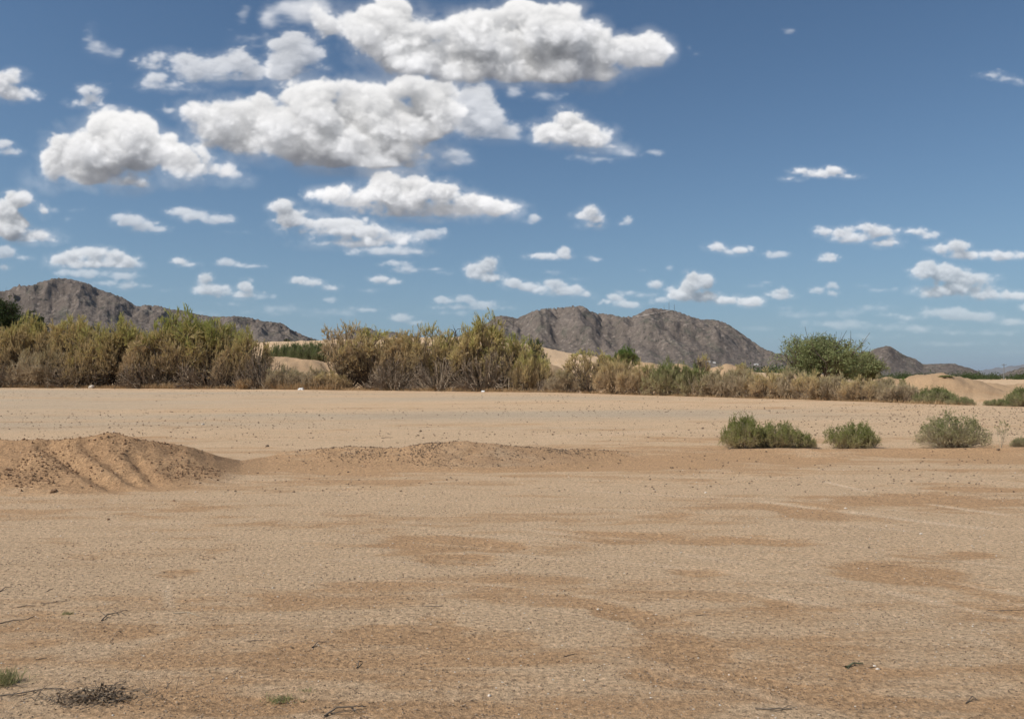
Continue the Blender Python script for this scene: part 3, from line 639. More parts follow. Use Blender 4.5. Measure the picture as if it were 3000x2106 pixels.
def kids(P,n,tmin,tmax,Lr,ang,up,k,rng,curve=.3):
    """n children on each polyline"""
    N,K,_=P.shape
    t=rng.uniform(tmin,tmax,(N,n))*(K-1); i=np.minimum(t.astype(int),K-2); f=(t-i)[...,None]
    ar=np.arange(N)[:,None]
    p=P[ar,i]*(1-f)+P[ar,i+1]*f; T=unit(P[ar,i+1]-P[ar,i])
    plen=np.linalg.norm(np.diff(P,axis=1),axis=2).sum(1)[:,None]
    L=plen*rng.uniform(*Lr,(N,n))
    side=unit(np.cross(T,rng.normal(size=T.shape)))
    a=rng.uniform(*ang,(N,n))[...,None]
    d=unit(T*np.cos(a)+side*np.sin(a)+np.array([0,0,up]))
    d2=unit(d+np.array([0,0,1.])*curve+rng.normal(size=d.shape)*.15)
    s=np.linspace(0,1,k)[None,None,:,None]
    Q=p[:,:,None]+L[...,None,None]*(d[:,:,None]*(s-s*s*.4)+d2[:,:,None]*(s*s*.4))
    return Q.reshape(N*n,k,3)
def vrot(P,axis,a): return P
def shrub_data(seed,ns=60,R=.9,cover=1.15,rad=.12,n1=7,n2=5,strands=20000,sl=(.04,.085),sw=.008,up=.16,arch=.30,low=.25,stem_r=.009,lo_t=.35,fol_min=.25,wild=.25,spread_dir=.5,tilt=(0,0),tb=.0,skirt=0):
    """unit-height shrub: returns dict of branch, twig and foliage arrays"""
    rng=np.random.default_rng(seed)
    th=cover*np.sqrt(rng.uniform(0,1,ns)); ph=rng.uniform(0,2*math.pi,ns)
    b=np.stack([np.cos(ph),np.sin(ph),0*ph],1)*rad*rng.uniform(0.1,1,(ns,1))*(th/cover)[:,None]
    lump=1+.16*np.sin(ph*3+seed)+.12*np.sin(ph*5+seed*2)
    Ls=np.where(rng.random(ns)<.3,rng.uniform(.5,.8,ns),rng.uniform(.8,1.0,ns))*lump/1.12
    tip=np.stack([np.sin(th)*np.cos(ph)*R,np.sin(th)*np.sin(ph)*R,np.cos(th)],1)*Ls[:,None]
    tip[:,2]=np.maximum(tip[:,2],.03+.22*rng.random(ns)*(th>1.0)); tip[:,0]+=tilt[0]*tip[:,2]; tip[:,1]+=tilt[1]*tip[:,2]
    tip+=b
    rr=rng.uniform(-1,1,ns)[:,None]
    ctl=b+(tip-b)*.5+np.array([0,0,1.])*(np.where(rr>0,-.10,.12)*np.abs(rr))*np.linalg.norm(tip-b,axis=1,keepdims=True)+rng.normal(size=(ns,3))*.03
    ctl[:,2]=np.maximum(ctl[:,2],.02)
    s=np.linspace(0,1,7)[None,:,None]
    P=b[:,None]*(1-s)**2+2*ctl[:,None]*s*(1-s)+tip[:,None]*s*s
    P[:,1:-1]+=rng.normal(size=(ns,5,3))*.008
    Q=kids(P,n1,lo_t,1.0,(.16,.40),(.15,.75),up*.3,4,rng,curve=arch*.5)
    W=kids(Q,n2,.15,1,(.35,.8),(.2,.8),up*.6,3,rng,curve=arch*.6)
    Q[...,2]=np.maximum(Q[...,2],.01); W[...,2]=np.maximum(W[...,2],.008)
    zs=np.quantile(W[:,2,2],.95); rs=np.quantile(np.hypot(W[:,2,0],W[:,2,1]),.95)
    k3=np.array([R/rs,R/rs,1/zs])
    def dome(A):                      # rounds the outline: long leaders are held in
        A=A*k3; q=np.sqrt((A[...,0]/R)**2+(A[...,1]/R)**2+A[...,2]**2); qq=np.where(q>.82,.82+(q-.82)*.42,q)
        return A*(qq/np.maximum(q,1e-6))[...,None]
    P=dome(P); Q=dome(Q); W=dome(W)
    # blades along twigs
    j=rng.integers(0,len(W),strands); t=rng.uniform(0,1,(strands,1))
    p=np.where(t<.5,W[j,0]*(1-2*t)+W[j,1]*2*t,W[j,1]*(2-2*t)+W[j,2]*(2*t-1))
    T=unit(W[j,2]-W[j,0]); d=unit(T+rng.normal(size=T.shape)*wild+np.array([0,0,up]))
    # outer and upper parts carry the foliage
    h=p[:,2]; rad_=np.linalg.norm(p*np.array([1/R,1/R,1]),axis=1)
    keep=rng.random(strands)<np.clip((h-low*.4)/(low+.01)*.6+np.clip((rad_-.6)*2,0,1)*np.clip((h-skirt)*4,.2 if skirt==0 else .04,1)*.6,fol_min,1)
    p,d,h,rad_=p[keep],d[keep],h[keep],rad_[keep]
    tint=np.clip((h-.45)*1.25+(rad_-.7)*.7+.25*np.sin(p[:,0]*9+seed)*np.cos(p[:,1]*8+p[:,2]*7)+rng.normal(size=len(h))*.16+tb,0,1)
    L=rng.uniform(*sl,len(p))*(1-.3*(h<.2)); w=rng.uniform(.6,1.3,len(p))*sw
    return dict(P=P,Q=Q,W=W,p=p,d=d,L=L,w=w,tint=tint,r=stem_r,rng=rng)
def shrub_meshes(key,mat_b='bark',mat_f='gold',twigs=True,**kw):
    s=shrub_data(**kw); rng=s['rng']
    V1,F1=tubes(s['P'],s['r']*rng.uniform(.6,1.3,len(s['P'])),s['r']*.35,3)
    V2,F2=tubes(s['Q'],s['r']*.38,s['r']*.16,3)
    V=np.concatenate([V1,V2]); F=np.concatenate([F1,F2+len(V1)])
    mb=mesh_np(key+'_branches',V,F,M[mat_b],link=False)
    W=s['W']; L=np.linalg.norm(W[:,2]-W[:,0],axis=1)
    Vt,Ft=blades(W[:,0],unit(W[:,2]-W[:,0]),L,np.full(len(W),s['r']*.42),rng,.1)
    mt=mesh_np(key+'_twigs',Vt,Ft,M[mat_b],link=False)
    Vf,Ff=blades(s['p'],s['d'],s['L'],s['w'],rng)
    mf=mesh_np(key+'_foliage',Vf,Ff,M[mat_f],attrs={'tint':np.repeat(s['tint'],4)},link=False)
    return dict(branches=mb,twigs=mt,foliage=mf)
VAR={}
VAR['broom_a']=shrub_meshes('broom_a',fol_min=.04,lo_t=.45,stem_r=.015,mat_b='barkd',skirt=.24,seed=11,ns=95,R=1.0,cover=1.35,strands=52000,low=.42)
VAR['broom_b']=shrub_meshes('broom_b',fol_min=.04,lo_t=.45,stem_r=.015,mat_b='barkd',skirt=.24,seed=12,ns=85,R=.9,strands=50000,low=.45,cover=1.3)
VAR['broom_c']=shrub_meshes('broom_c',fol_min=.04,lo_t=.45,stem_r=.015,mat_b='barkd',skirt=.24,seed=13,ns=95,R=1.1,strands=50000,cover=1.4,low=.45)
VAR['open']=shrub_meshes('open',seed=14,mat_b='barkd',skirt=.3,ns=40,R=.75,strands=17000,cover=1.15,rad=.07,low=.35,n1=8,fol_min=.05,sl=(.03,.08),stem_r=.014)
VAR['sprawl']=shrub_meshes('sprawl',seed=15,ns=80,R=1.6,strands=1500,cover=1.5,rad=.35,low=.5,n1=6,n2=3,fol_min=.3,up=.05,arch=.15,stem_r=.030,mat_b='bark')
VAR['scrub_a']=shrub_meshes('scrub_a',seed=16,ns=70,R=1.3,strands=15000,cover=1.3,rad=.4,low=.1,fol_min=.6,sl=(.08,.2),sw=.011,stem_r=.014,mat_f='brown',tb=.2)
VAR['scrub_b']=shrub_meshes('scrub_b',seed=17,ns=60,R=1.5,strands=15000,cover=1.35,rad=.5,low=.1,fol_min=.6,sl=(.08,.2),sw=.011,stem_r=.014,mat_f='brown',tb=.2)
VAR['round']=shrub_meshes('round',seed=18,ns=50,R=1.0,strands=22000,cover=1.5,rad=.1,low=.05,fol_min=.7,sl=(.03,.06),sw=.012,mat_f='dark',wild=.8,tb=.3)
VAR['low_a']=shrub_meshes('low_a',seed=21,ns=170,R=1.15,strands=42000,cover=1.35,rad=.5,low=.1,fol_min=.55,n1=9,sl=(.035,.075),sw=.013,stem_r=.008,up=.22,arch=.5,lo_t=.15,mat_b='barkl',mat_f='bush',wild=.5,tb=.35)
VAR['low_b']=shrub_meshes('low_b',seed=22,ns=170,R=1.3,strands=42000,cover=1.35,rad=.6,low=.1,fol_min=.55,n1=9,sl=(.035,.075),sw=.013,stem_r=.008,up=.22,arch=.5,lo_t=.15,mat_b='barkl',mat_f='bush',wild=.5,tb=.35)
VAR['low_c']=shrub_meshes('low_c',seed=23,ns=150,R=1.35,strands=30000,cover=1.4,rad=.15,low=.15,fol_min=.3,n1=8,sl=(.03,.07),sw=.013,stem_r=.010,up=.12,arch=.3,lo_t=.2,tb=.2,mat_b='barkl',mat_f='sage',wild=.35)
VAR['sprig']=shrub_meshes('sprig',seed=24,ns=5,R=.45,strands=900,cover=.6,rad=.03,low=.5,fol_min=.05,n1=6,n2=4,sl=(.03,.07),sw=.012,stem_r=.010,mat_b='barkl',mat_f='sage',lo_t=.35,tb=.3)
VAR['snag']=shrub_meshes('snag',seed=25,ns=5,R=.35,strands=10,cover=.5,rad=.02,low=.9,fol_min=0,n1=6,n2=4,stem_r=.016,mat_b='barkd',lo_t=.45)
def plant(kind,var,X,D,topY,halfw,label,cat,mat=None,group=None,rz=0,parts=('branches','twigs','foliage'),lift=0,rw=None,depth=None,matb=None,sink=.03,name=None):
    x=(X-LCX)/LF*D; z=gz(x,D)+lift
    hgt=EYE+(LH-topY)*D/LF-z; wid=halfw/LF*D
    R0=dict(broom_a=1.0,broom_b=.9,broom_c=1.1,open=.75,sprawl=1.6,scrub_a=1.3,scrub_b=1.5,round=1.0,low_a=1.15,low_b=1.3,low_c=1.35,sprig=.45,snag=.35)[var]
    e=empty(kind,(x,D,z-sink),rz); sx=wid/R0
    e.scale=(sx,(depth/R0 if depth else sx*.9),max(hgt,.1)*1.02)
    # rotation is kept small against unequal scale
    if abs(rz)>0: e.rotation_euler=(0,0,rz); s2=(sx); e.scale=(s2,s2,max(hgt,.1)*1.02)
    tag(e,label,cat,group)
    for p in parts:
        m_=None
        if p=='foliage' and mat: m_=M[mat]
        if p!='foliage' and matb: m_=M[matb]
        o_=obj(p,VAR[var][p],e,m_)
        if p in('twigs','foliage'): o_['kind']='stuff'
    return e
def ed(X): return float(np.interp(X,*np.array(EDGE_D,float).T))
TB='tall brush along the back edge of the lot'
for (X,dD,top,hw,var,mat,label,rz) in [
 (-45,1.8,728,75,'broom_b','tan','tan brush cut off by the left edge of the photo',.4),
 (58,3.0,722,62,'broom_a','gold','golden brush in front of the dark green tree at far left',1.2),
 (105,1.0,790,60,'scrub_a','brown','grey brown scrub low in front of the leftmost golden brush',2.0),
 (165,3.4,716,68,'broom_b','gold','golden brush below the peak of the left mountain',2.9),
 (225,1.8,742,66,'broom_c','gold','olive brush with straw yellow lower twigs left of the greenest crowns',.9),
 (287,3.2,728,64,'broom_a','gold','green topped brush midway along the left row',3.6),
 (340,1.9,752,55,'broom_b','tan','straw coloured leaning brush left of the largest round bush',5.1),
 (415,2.6,713,92,'broom_a','olive','largest rounded green gold bush of the left row',4.4),
 (492,3.4,722,62,'broom_b','olive','green gold bush just right of the largest one',1.9),
 (556,2.0,748,46,'broom_c','gold','last golden bush at the right end of the left row',.2),
 (778,2.4,722,60,'open','tan','open tan bush standing left in the middle clump with thin upright stems',1.0),
 (835,3.0,735,72,'open','gold','airy golden bush second in the middle clump',3.0),
 (905,3.0,748,58,'broom_b','tan','tan bush right of the airy pair in the middle clump',2.2),
 (965,2.6,726,55,'open','gold','slender golden bush left of the bare snag',4.2),
 (1030,3.2,755,60,'broom_b','gold','golden bush around the foot of the bare snag',.6),
 (1082,2.4,722,70,'broom_a','gold','tallest yellow green bush at the right of the middle clump',5.4),
 (1150,2.4,762,66,'broom_c','olive','lower green bush sloping down right of the tallest yellow one',3.3),
 (1192,1.6,800,42,'scrub_a','gold','small yellowish bush at the right foot of the middle clump',.4),
 (195,1.0,786,46,'broom_c','gold','short rounded straw bush in front below the left mountain peak',2.4),
 (530,1.1,778,46,'broom_c','tan','short rounded tan bush in front right of the largest one',5.7),
 (1320,1.8,783,52,'open','gold','separate open bush with green gold crown before the orange heaps',1.6),
 (1570,1.6,790,48,'snag','tan','dark branched half bare bush among the dry scrub',.9)]:
    plant('shrub',var,X,ed(X)+dD+(1.3 if X<1250 else 0),top-1,hw*(1.4 if var!='snag' else 1.0),label,'bush',mat,TB,rz,matb=('barkd' if var=='snag' else None))
DB='dark dead brush under the tall bushes'
for (X,dD,top,hw,label,rz) in [(30,.9,812,75,'dead dark brush at the foot of the leftmost bushes',.3),(180,.9,806,80,'dead grey branches under the bushes left of the straw tussock',1.9),
 (330,.9,800,85,'tangle of dead branches under the middle of the left row',2.6),(470,1.0,798,90,'dark twiggy tangle under the largest rounded bush',4.2),(590,1.2,790,85,'bare dark sprawling branches reaching past the right end of the left row',5.0),
 (880,.9,800,80,'dead grey branches under the airy golden bushes',.8),(985,.8,795,80,'black tangle of dead wood below the bare snag',3.4),(1085,.9,783,90,'largest dark dead branch tangle under the tallest yellow bush',2.2),(1235,1.0,838,45,'low dark brush between the middle clump and the separate open bush',1.1)]:
    plant('dead_brush','sprawl',X,ed(X)+dD+.7,top+4,hw,label,'dead brush','greybrush',DB,rz)
SB='dry scrub along the back edge of the lot'
sc=[(640,1.4,828,42,'brown scrub just right of the left row of bushes','brown'),(705,1.6,830,40,'brown scrub left of the open tan bush','brown'),(740,1.2,838,40,'low grey scrub at the foot of the open tan bush','tan'),
 (1270,1.4,832,45,'small scrub left of the separate open bush','brown'),(1385,1.6,812,50,'tan scrub right of the separate open bush','tan'),(1440,1.3,822,52,'grey tan scrub in front of the biggest orange heap','tan'),
 (1500,1.3,815,50,'greenish grey scrub right of the biggest orange heap','sage'),(1555,1.2,826,48,'grey scrub in front of the half bare bush','sage'),(1610,1.5,832,50,'brown scrub right of the half bare bush','brown'),
 (1668,1.3,830,50,'brown scrub before the rightmost orange heap','brown'),(1722,1.2,836,48,'straw scrub left of the green tree','tan'),(1772,1.6,834,48,'darker brown scrub at the left foot of the green tree','brown'),
 (1822,1.2,842,48,'pale straw scrub under the left half of the green tree','tan'),(1876,1.3,846,48,'pale scrub right under the green tree trunk','brown'),(1930,1.1,852,46,'scrub under the right edge of the green tree','tan'),
 (1978,1.4,850,44,'mixed brown scrub before the left flank of the sand pile','brown'),(2020,1.0,862,40,'scrub with dry red base before the sand pile','brown')]
for i,(X,dD,top,hw,label,mat) in enumerate(sc):
    plant('scrub',('scrub_a','scrub_b')[i%2],X,ed(X)+dD,top-2,hw*1.35,label,'scrub',mat,SB,rz=(i*1.7)%6)
plant('shrub','low_a',2100,ed(2100)+1.0,868,52,'rounded grey green shrub in front of the sand pile hollow','shrub','sage','green shrubs near the sand pile',.5)
plant('shrub','low_b',2152,ed(2150)+.6,888,34,'small low shrub tapering off right of the rounded grey green one','shrub','sage','green shrubs near the sand pile',2.5)
plant('shrub','low_a',2292,ed(2290)+.9,868,42,'grey green shrub cut by the right edge behind the lot','shrub','sage','green shrubs near the sand pile',3.5)
plant('shrub','low_b',2236,ed(2236)+.5,893,32,'low dry green clump left of the shrub at the right edge','shrub','sage','green shrubs near the sand pile',1.5)
plant('shrub','low_a',2121,42.5,850,20,'lone small green shrub up on the sand pile','shrub','green','green shrubs near the sand pile',0.5)
plant('shrub','open',2024,41.5,845,12,'wispy weed on the left crest of the sand pile','shrub','green','green shrubs near the sand pile',0.2)
plant('shrub','round',1200,88,758,46,'dark green round bush behind the right of the middle clump','bush','dark','green bushes beyond the lot',.3)
plant('shrub','broom_a',1402,64,780,38,'fresh green bush among the orange heaps','bush','green','green bushes beyond the lot',.9)
plant('shrub','broom_b',1362,66,796,34,'yellow green bush left of the fresh green one','bush','olive','green bushes beyond the lot',2.0)
plant('shrub','open',1662,58,812,24,'slanting golden sprigs behind the rightmost orange heap','bush','gold','green bushes beyond the lot',.0)
plant('shrub','open',1578,56,793,22,'green gold top showing above the half bare bush','bush','gold','green bushes beyond the lot',.6)
for i,(X,top,hw,lb) in enumerate([(628,773,34,'leftmost dark green shrub on the tan embankment'),(660,770,36,'second dark green shrub on the tan embankment'),(692,767,38,'third and tallest green shrub on the embankment'),(722,770,34,'rightmost green shrub on the embankment behind the open tan bush')]):
    plant('shrub','low_a' if i%2 else 'low_b',X,101,top,hw,lb,'shrub','mesq','shrubs on the embankment',i*1.3,lift=0)
plant('shrub','round',643,128,758,10,'tiny dark bush on the embankment crest left of the open gap','bush','dark','shrubs on the embankment')
# bushes standing in the lot
LB='low bushes standing in the lot'
def lot(X,D,top,hw,var,mat,label,rz,depth=None): return plant('bush',var,X,D,top,hw,label,'bush',mat,LB,rz)
lot(1670,17.5,932,58,'low_a','bush','taller left bush of the joined green pair in the lot',.5)
lot(1742,17.7,946,66,'low_b','bush','lower spreading bush joined on the right of the tall green one',2.7)
lot(1795,17.8,968,36,'low_a','bush','small low tip bush at the right end of the joined pair',4.1)
lot(1911,17.6,946,66,'low_b','bush','compact round green bush second clump from the left in the lot',1.1)
lot(2134,17.4,928,88,'low_c','sage','wide sprawling grey green bush at the right of the lot',.3)
lot(2243,17.4,935,24,'sprig','sage','thin leggy sprig right of the sprawling grey green bush',1.0)
lot(2292,17.6,978,30,'low_c','sage','small dry bush cut by the right edge of the lot',2.2)
# trees
def tree(X,D,top,hw,label,seed,mat,leaves,nst=9,lowcrown=.25,leaf=(.05,.10),lw=.028,group=None,basez=None,name='mesquite_tree'):
    rng=np.random.default_rng(seed); x=(X-LCX)/LF*D; z=gz(x,D) if basez is None else basez
    H=EYE+(LH-top)*D/LF-z; R=hw/LF*D
    e=empty(name,(x,D,z-.05),0); tag(e,label,'tree',group)
    ph=np.linspace(0,2*math.pi,nst,endpoint=False)+rng.uniform(-.3,.3,nst); th=rng.uniform(.15,1.0,nst)
    b=np.stack([np.cos(ph),np.sin(ph),0*ph],1)*R*.03
    tip=np.stack([np.sin(th)*np.cos(ph)*R*.8,np.sin(th)*np.sin(ph)*R*.8,(.45+.3*np.cos(th))*H],1)
    s=np.linspace(0,1,8)[None,:,None]; c=(b+tip)*.5+np.array([0,0,.05*H])+rng.normal(size=(nst,3))*R*.07
    P=b[:,None]*(1-s)**2+2*c[:,None]*s*(1-s)+tip[:,None]*s*s
    P[:,1:-1]+=rng.normal(size=(nst,6,3))*R*.02
    Q=kids(P,9,.35,1,(.35,.7),(.25,.9),.12,5,rng,.35)
    Wt=kids(Q,7,.2,1,(.3,.6),(.3,.9),.1,4,rng,.25)
    W=kids(Wt,5,.2,1,(.3,.6),(.3,.9),.05,3,rng,.1)
    # keep inside an uneven dome
    def ins(A):
        c_=A.mean(1); az=np.arctan2(c_[:,1],c_[:,0]); k=1+.10*np.sin(az*3+seed)+.08*np.sin(az*7+seed*3)
        q=np.hypot(c_[:,0],c_[:,1])/R/k; return (q**2+np.clip((c_[:,2]-H*.42)/(H*.56),0,9)**2<0.75+.85*vn(c_[:,0]*4/R+9,c_[:,1]*4/R+c_[:,2]*3/R+5,3))&(c_[:,2]>H*lowcrown*(.35+.65*(q<.6)))
    Wt=Wt[ins(Wt)]; W=W[ins(W)]
    V1,F1=tubes(P,R*.022*rng.uniform(.6,1.1,nst),R*.009,5); V2,F2=tubes(Q,R*.009,R*.003,3); V3,F3=tubes(Wt,R*.004,R*.0014,3)
    mesh_np('trunk',V1,F1,M['barkd'],e,True)
    mesh_np('branches',np.concatenate([V2,V3]),np.concatenate([F2,F3+len(V2)]),M['barkd'],e)
    j=rng.integers(0,len(W),leaves); t=rng.uniform(0,1,(leaves,1)); p=W[j,0]*(1-t)+W[j,2]*t+rng.normal(size=(leaves,3))*.02*R
    d=unit(rng.normal(size=(leaves,3))+unit(W[j,2]-W[j,0])*.8-np.array([0,0,.15]))
    V,F=blades(p,d,rng.uniform(*leaf,leaves),np.full(leaves,lw),rng)
    mesh_np('crown',V,F,M[mat],e,attrs={'tint':np.repeat(np.clip(rng.normal(.5,.25,leaves),0,1),4)})
    return e
tree(1840,44,760,130,'wide green mesquite tree rising behind the dry scrub at the right',31,'mesq',19000,nst=12,lowcrown=.14,leaf=(.12,.24),lw=.04)
tree(1932,50,792,62,'smaller lower tree behind the right shoulder of the wide mesquite',32,'mesq',12000,nst=8,lowcrown=.1,leaf=(.14,.26),lw=.05)
tree(2,84,672,48,'dark green tree cut by the left edge behind the golden brush',33,'dark',16000,nst=8,lowcrown=.05,leaf=(.2,.35),lw=.09)
tree(72,80,700,32,'dark green tree beside the one at the left edge',34,'dark',12000,nst=7,lowcrown=.05,leaf=(.2,.35),lw=.09)
plant('dead_tree','snag',1022,ed(1022)+4,702,30,'bare dead snag sticking up out of the middle clump','dead tree','tan',None,.8,parts=('branches',),matb='barkd')
plant('dead_tree','snag',938,ed(938)+4.5,722,24,'thin bare leaning twigs left of the taller snag','dead tree','tan',None,2.8,parts=('branches',),matb='barkd')
# far wooded strip beyond the lot
def far_wood():
    rng=np.random.default_rng(77); Vs=[];Fs=[];Ts=[];n0=0
    n=620
    for i in range(n):
        if rng.random()<.55: X=rng.uniform(1420,1800)
        else: X=rng.uniform(1930,2420)
        D=math.exp(rng.uniform(math.log(330),math.log(1100)))
        
        x=(X-LCX)/LF*D; h=rng.uniform(2.,4.4)*(1 if D<500 else 1.4)*(1+.9*math.exp(-((X-1700)/90)**2)); r=h*rng.uniform(.7,1.4)
        k=170 if D<500 else 110
        v=unit(rng.normal(size=(k,3))); v[:,2]=np.abs(v[:,2]); q=rng.uniform(.55,1,(k,1))
        lump=1+.25*np.sin(np.arctan2(v[:,1],v[:,0])*3+i)[:,None]
        p=v*q*lump*np.array([r,r,h*.95])+np.array([x,D,.55])
        d=unit(rng.normal(size=(k,3))+np.array([0,0,.4])); sz=h*rng.uniform(.10,.2,k)
        V,F=blades(p,d,sz,sz*.6,rng); Vs.append(V);Fs.append(F+n0);n0+=len(V); Ts.append(np.repeat(np.clip(rng.normal(rng.uniform(.2,.8),.2,k),0,1),4))
    o=mesh_np('far_woodland',np.concatenate(Vs),np.concatenate(Fs),M['dark'],attrs={'tint':np.concatenate(Ts)})
    tag(o,'dark green far off woodland strip at the foot of the mountains','woodland',kind='stuff')
far_wood()
# dry grass fringe at the foot of the brush
def dry_fringe():
    rng=np.random.default_rng(88)
    Xc=np.concatenate([rng.uniform(-60,600,380),rng.uniform(600,760,260),rng.uniform(760,1250,160),rng.uniform(1250,2180,200)])
    P=[];Dd=[];L=[]
    for X in Xc:
        D=ed(X)+abs(rng.normal(0,.8))+.1; x=(X-LCX)/LF*D; z=gz(x,D)-.02; k=34
        hh=rng.uniform(.12,.42)*(1.6 if 600<X<760 or 330<X<420 else 1)*(.6 if X>1250 else 1)
        P.append(np.array([x,D,z])+rng.normal(size=(k,3))*np.array([.18,.18,0])); d=unit(rng.normal(size=(k,3))*.35+np.array([0,0,1])); Dd.append(d); L.append(np.full(k,hh)*rng.uniform(.5,1.2,k))
    P=np.concatenate(P);Dd=np.concatenate(Dd);L=np.concatenate(L)
    V,F=blades(P,Dd,L,np.full(len(P),.022),rng,.2)
    o=mesh_np('dry_grass',V,F,M['straw'],attrs={'tint':np.repeat(np.clip(rng.normal(.5,.3,len(P)),0,1),4)})
    tag(o,'orange straw dry grass fringe along the foot of the brush','grass',kind='stuff')
dry_fringe()
# ------------------------------------------------------------------ loose stones, gravel, twigs
M['stone_dark']=plain('dark_gravel',(.185,.135,.092),.95,.4,30)
M['stone_mid']=plain('tan_gravel',(.36,.265,.18),.95,.35,30)
M['stone_pale']=plain('pale_gravel',(.62,.55,.46),.9,.25,30)
M['twig']=plain('weathered_twig',(.17,.135,.10),.95,.4,25)
M['twig_green']=plain('green_grey_twig',(.13,.135,.08),.9,.35,25)
M['twig_pale']=plain('pale_twig',(.42,.35,.25),.9,.3,25)
M['white']=plain('white_plastic',(.78,.78,.76),.5,.06,4)
M['metal']=plain('grey_steel',(.20,.20,.20),.6,.1,1)
M['wall']=plain('pale_wall',(.72,.70,.66),.9,.05,.2)
M['roof']=plain('light_roof',(.50,.47,.44),.9,.1,.2)
M['glass']=plain('dark_window',(.05,.06,.07),.3,.1,.5)
M['track']=plain('pale_track',(.36,.31,.27),1,.15,.05)
def rocks(px,py,size,rng,flat=.6,sink=.25):
    """many small octahedral stones lying on the ground"""
    n=len(px); pz=relief(px,py)[0]
    base=np.array([[1,0,0],[0,1,0],[-1,0,0],[0,-1,0],[0,0,1],[0,0,-1]],float)
    v=base[None]*(1+rng.uniform(-.35,.35,(n,6,1)))+rng.normal(size=(n,6,3))*.18
    v[...,2]*=flat; a=rng.uniform(0,6.28,n); c,s=np.cos(a)[:,None],np.sin(a)[:,None]
    x=v[...,0]*c-v[...,1]*s; y=(v[...,0]*s+v[...,1]*c)*rng.uniform(.6,1,(n,1)); 
    v=np.stack([x,y,v[...,2]],-1)*np.asarray(size).reshape(-1,1,1)*.5
    v+=np.stack([px,py,pz+np.asarray(size)*.5*flat*(1-2*sink)],-1)[:,None]
    f=np.array([[0,1,4],[1,2,4],[2,3,4],[3,0,4],[1,0,5],[2,1,5],[3,2,5],[0,3,5]])
    F=(np.arange(n)[:,None,None]*6+f[None]).reshape(-1,3)
    return v.reshape(-1,3),F
def scatter(n,D0,D1,rng,patch=1.0,seed=1,pw=1.0,thr=.0,ulim=.70):
    m=int(n*4); D=np.sqrt(rng.uniform(D0**2,D1**2,m)) if pw==1 else D0*(D1/D0)**rng.uniform(0,1,m)
    u=rng.uniform(-ulim,ulim,m); x=u*D; y=D
    k=np.clip((fbm(x*.55,y*.75,4,seed)+.5-.35-thr)*4,0,1)*patch+(1-patch)
    q=rng.random(m)<k; return x[q][:n],y[q][:n]
def gravel():
    rng=np.random.default_rng(9)
    def go(name,mat,n,D0,D1,smin,smax,label,patch,seed,pw=1.0,thr=0,k=3):
        x,y=scatter(n,D0,D1,rng,patch,seed,pw,thr); s=smin+(smax-smin)*rng.random(len(x))**k; s=s*np.clip(.7+y/16,.8,1.6)
        V,F=rocks(x,y,s,rng); tag(mesh_np(name,V,F,M[mat]),label,'gravel',kind='stuff')
    go('gravel','stone_dark',22000,3.2,11,.003,.015,'dark gravel and crumbs strewn in patches over the near lot',.92,71,'log',.02)
    go('gravel','stone_mid',24000,3.2,11,.004,.016,'tan gravel strewn over the near lot',.8,72,'log')
    go('gravel','stone_pale',2600,3.2,14,.004,.016,'scattered tiny pale stones over the near lot',.5,73,'log',0,3)
    go('gravel','stone_dark',4500,11,34,.008,.032,'dark crumbs over the middle of the lot',.75,74,'log',.04,4)
    m=9000; X=rng.uniform(-60,2360,m); f=rng.random(m); D=20+(np.interp(X,*np.array(EDGE_D,float).T)-20.5)*f; x=(X-LCX)/LF*D
    q=rng.random(m)<np.clip((fbm(x*.06,D*.35,4,93)+.06)*6,.03,1); x,D=x[q],D[q]; sz=.018+.06*rng.random(len(x))**4
    V,F=rocks(x,D,sz,rng); tag(mesh_np('gravel',V,F,M['stone_dark']),'bands of coarse crumbs across the graded strip before the brush','gravel',kind='stuff')
    # clods on the mound faces
    for (X0,X1,n,D0,D1,label,thr,sd,mx) in ((-60,520,2400,10.7,12.9,'dark earth clods on the left mound',-.04,81,.05),(640,1420,7500,13.2,15.9,'stones covering the low middle mound',-.03,82,.042)):
        X=rng.uniform(X0,X1,n*3); D=rng.uniform(D0,D1,n*3); x=(X-LCX)/LF*D
        k=np.clip((fbm(x*.9,D*.9,4,sd)+.12-thr)*5,0.06,1)*sst(0.02,.2,relief(x,D)[1]['rz'])
        if sd==82: k=k*(.25+2.2*np.exp(-((X-1150)/105)**2)+.5*np.exp(-((X-960)/35)**2)+.4*np.exp(-((X-830)/40)**2))
        else: k=k*(.35+sst(200,330,X)+.6*np.exp(-((X-70)/50)**2))
        q=rng.random(n*3)<k; x,D=x[q][:n],D[q][:n]
        s=.012+(mx-.012)*rng.random(len(x))**3.2
        V,F=rocks(x,D,s,rng,.75,.2); tag(mesh_np('clods',V,F,M['stone_dark'] if sd==82 else M['clod']),label,'clods',kind='stuff')
M['clod']=plain('earth_clod',(.27,.17,.10),.98,.4,20)
gravel()
def spot(X,Y):
    """ground point of the lot seen near a layout position, walked out from the viewer"""
    if Y<882: return (X-LCX)/LF*(ed(X)-.35),ed(X)-.35
    D=LF*EYE/(Y-LH)
    for _ in range(24):
        x=(X-LCX)/LF*D; D=D*.75+.25*LF*(EYE-gz(x,D))/(Y-LH)
    return (X-LCX)/LF*D,D
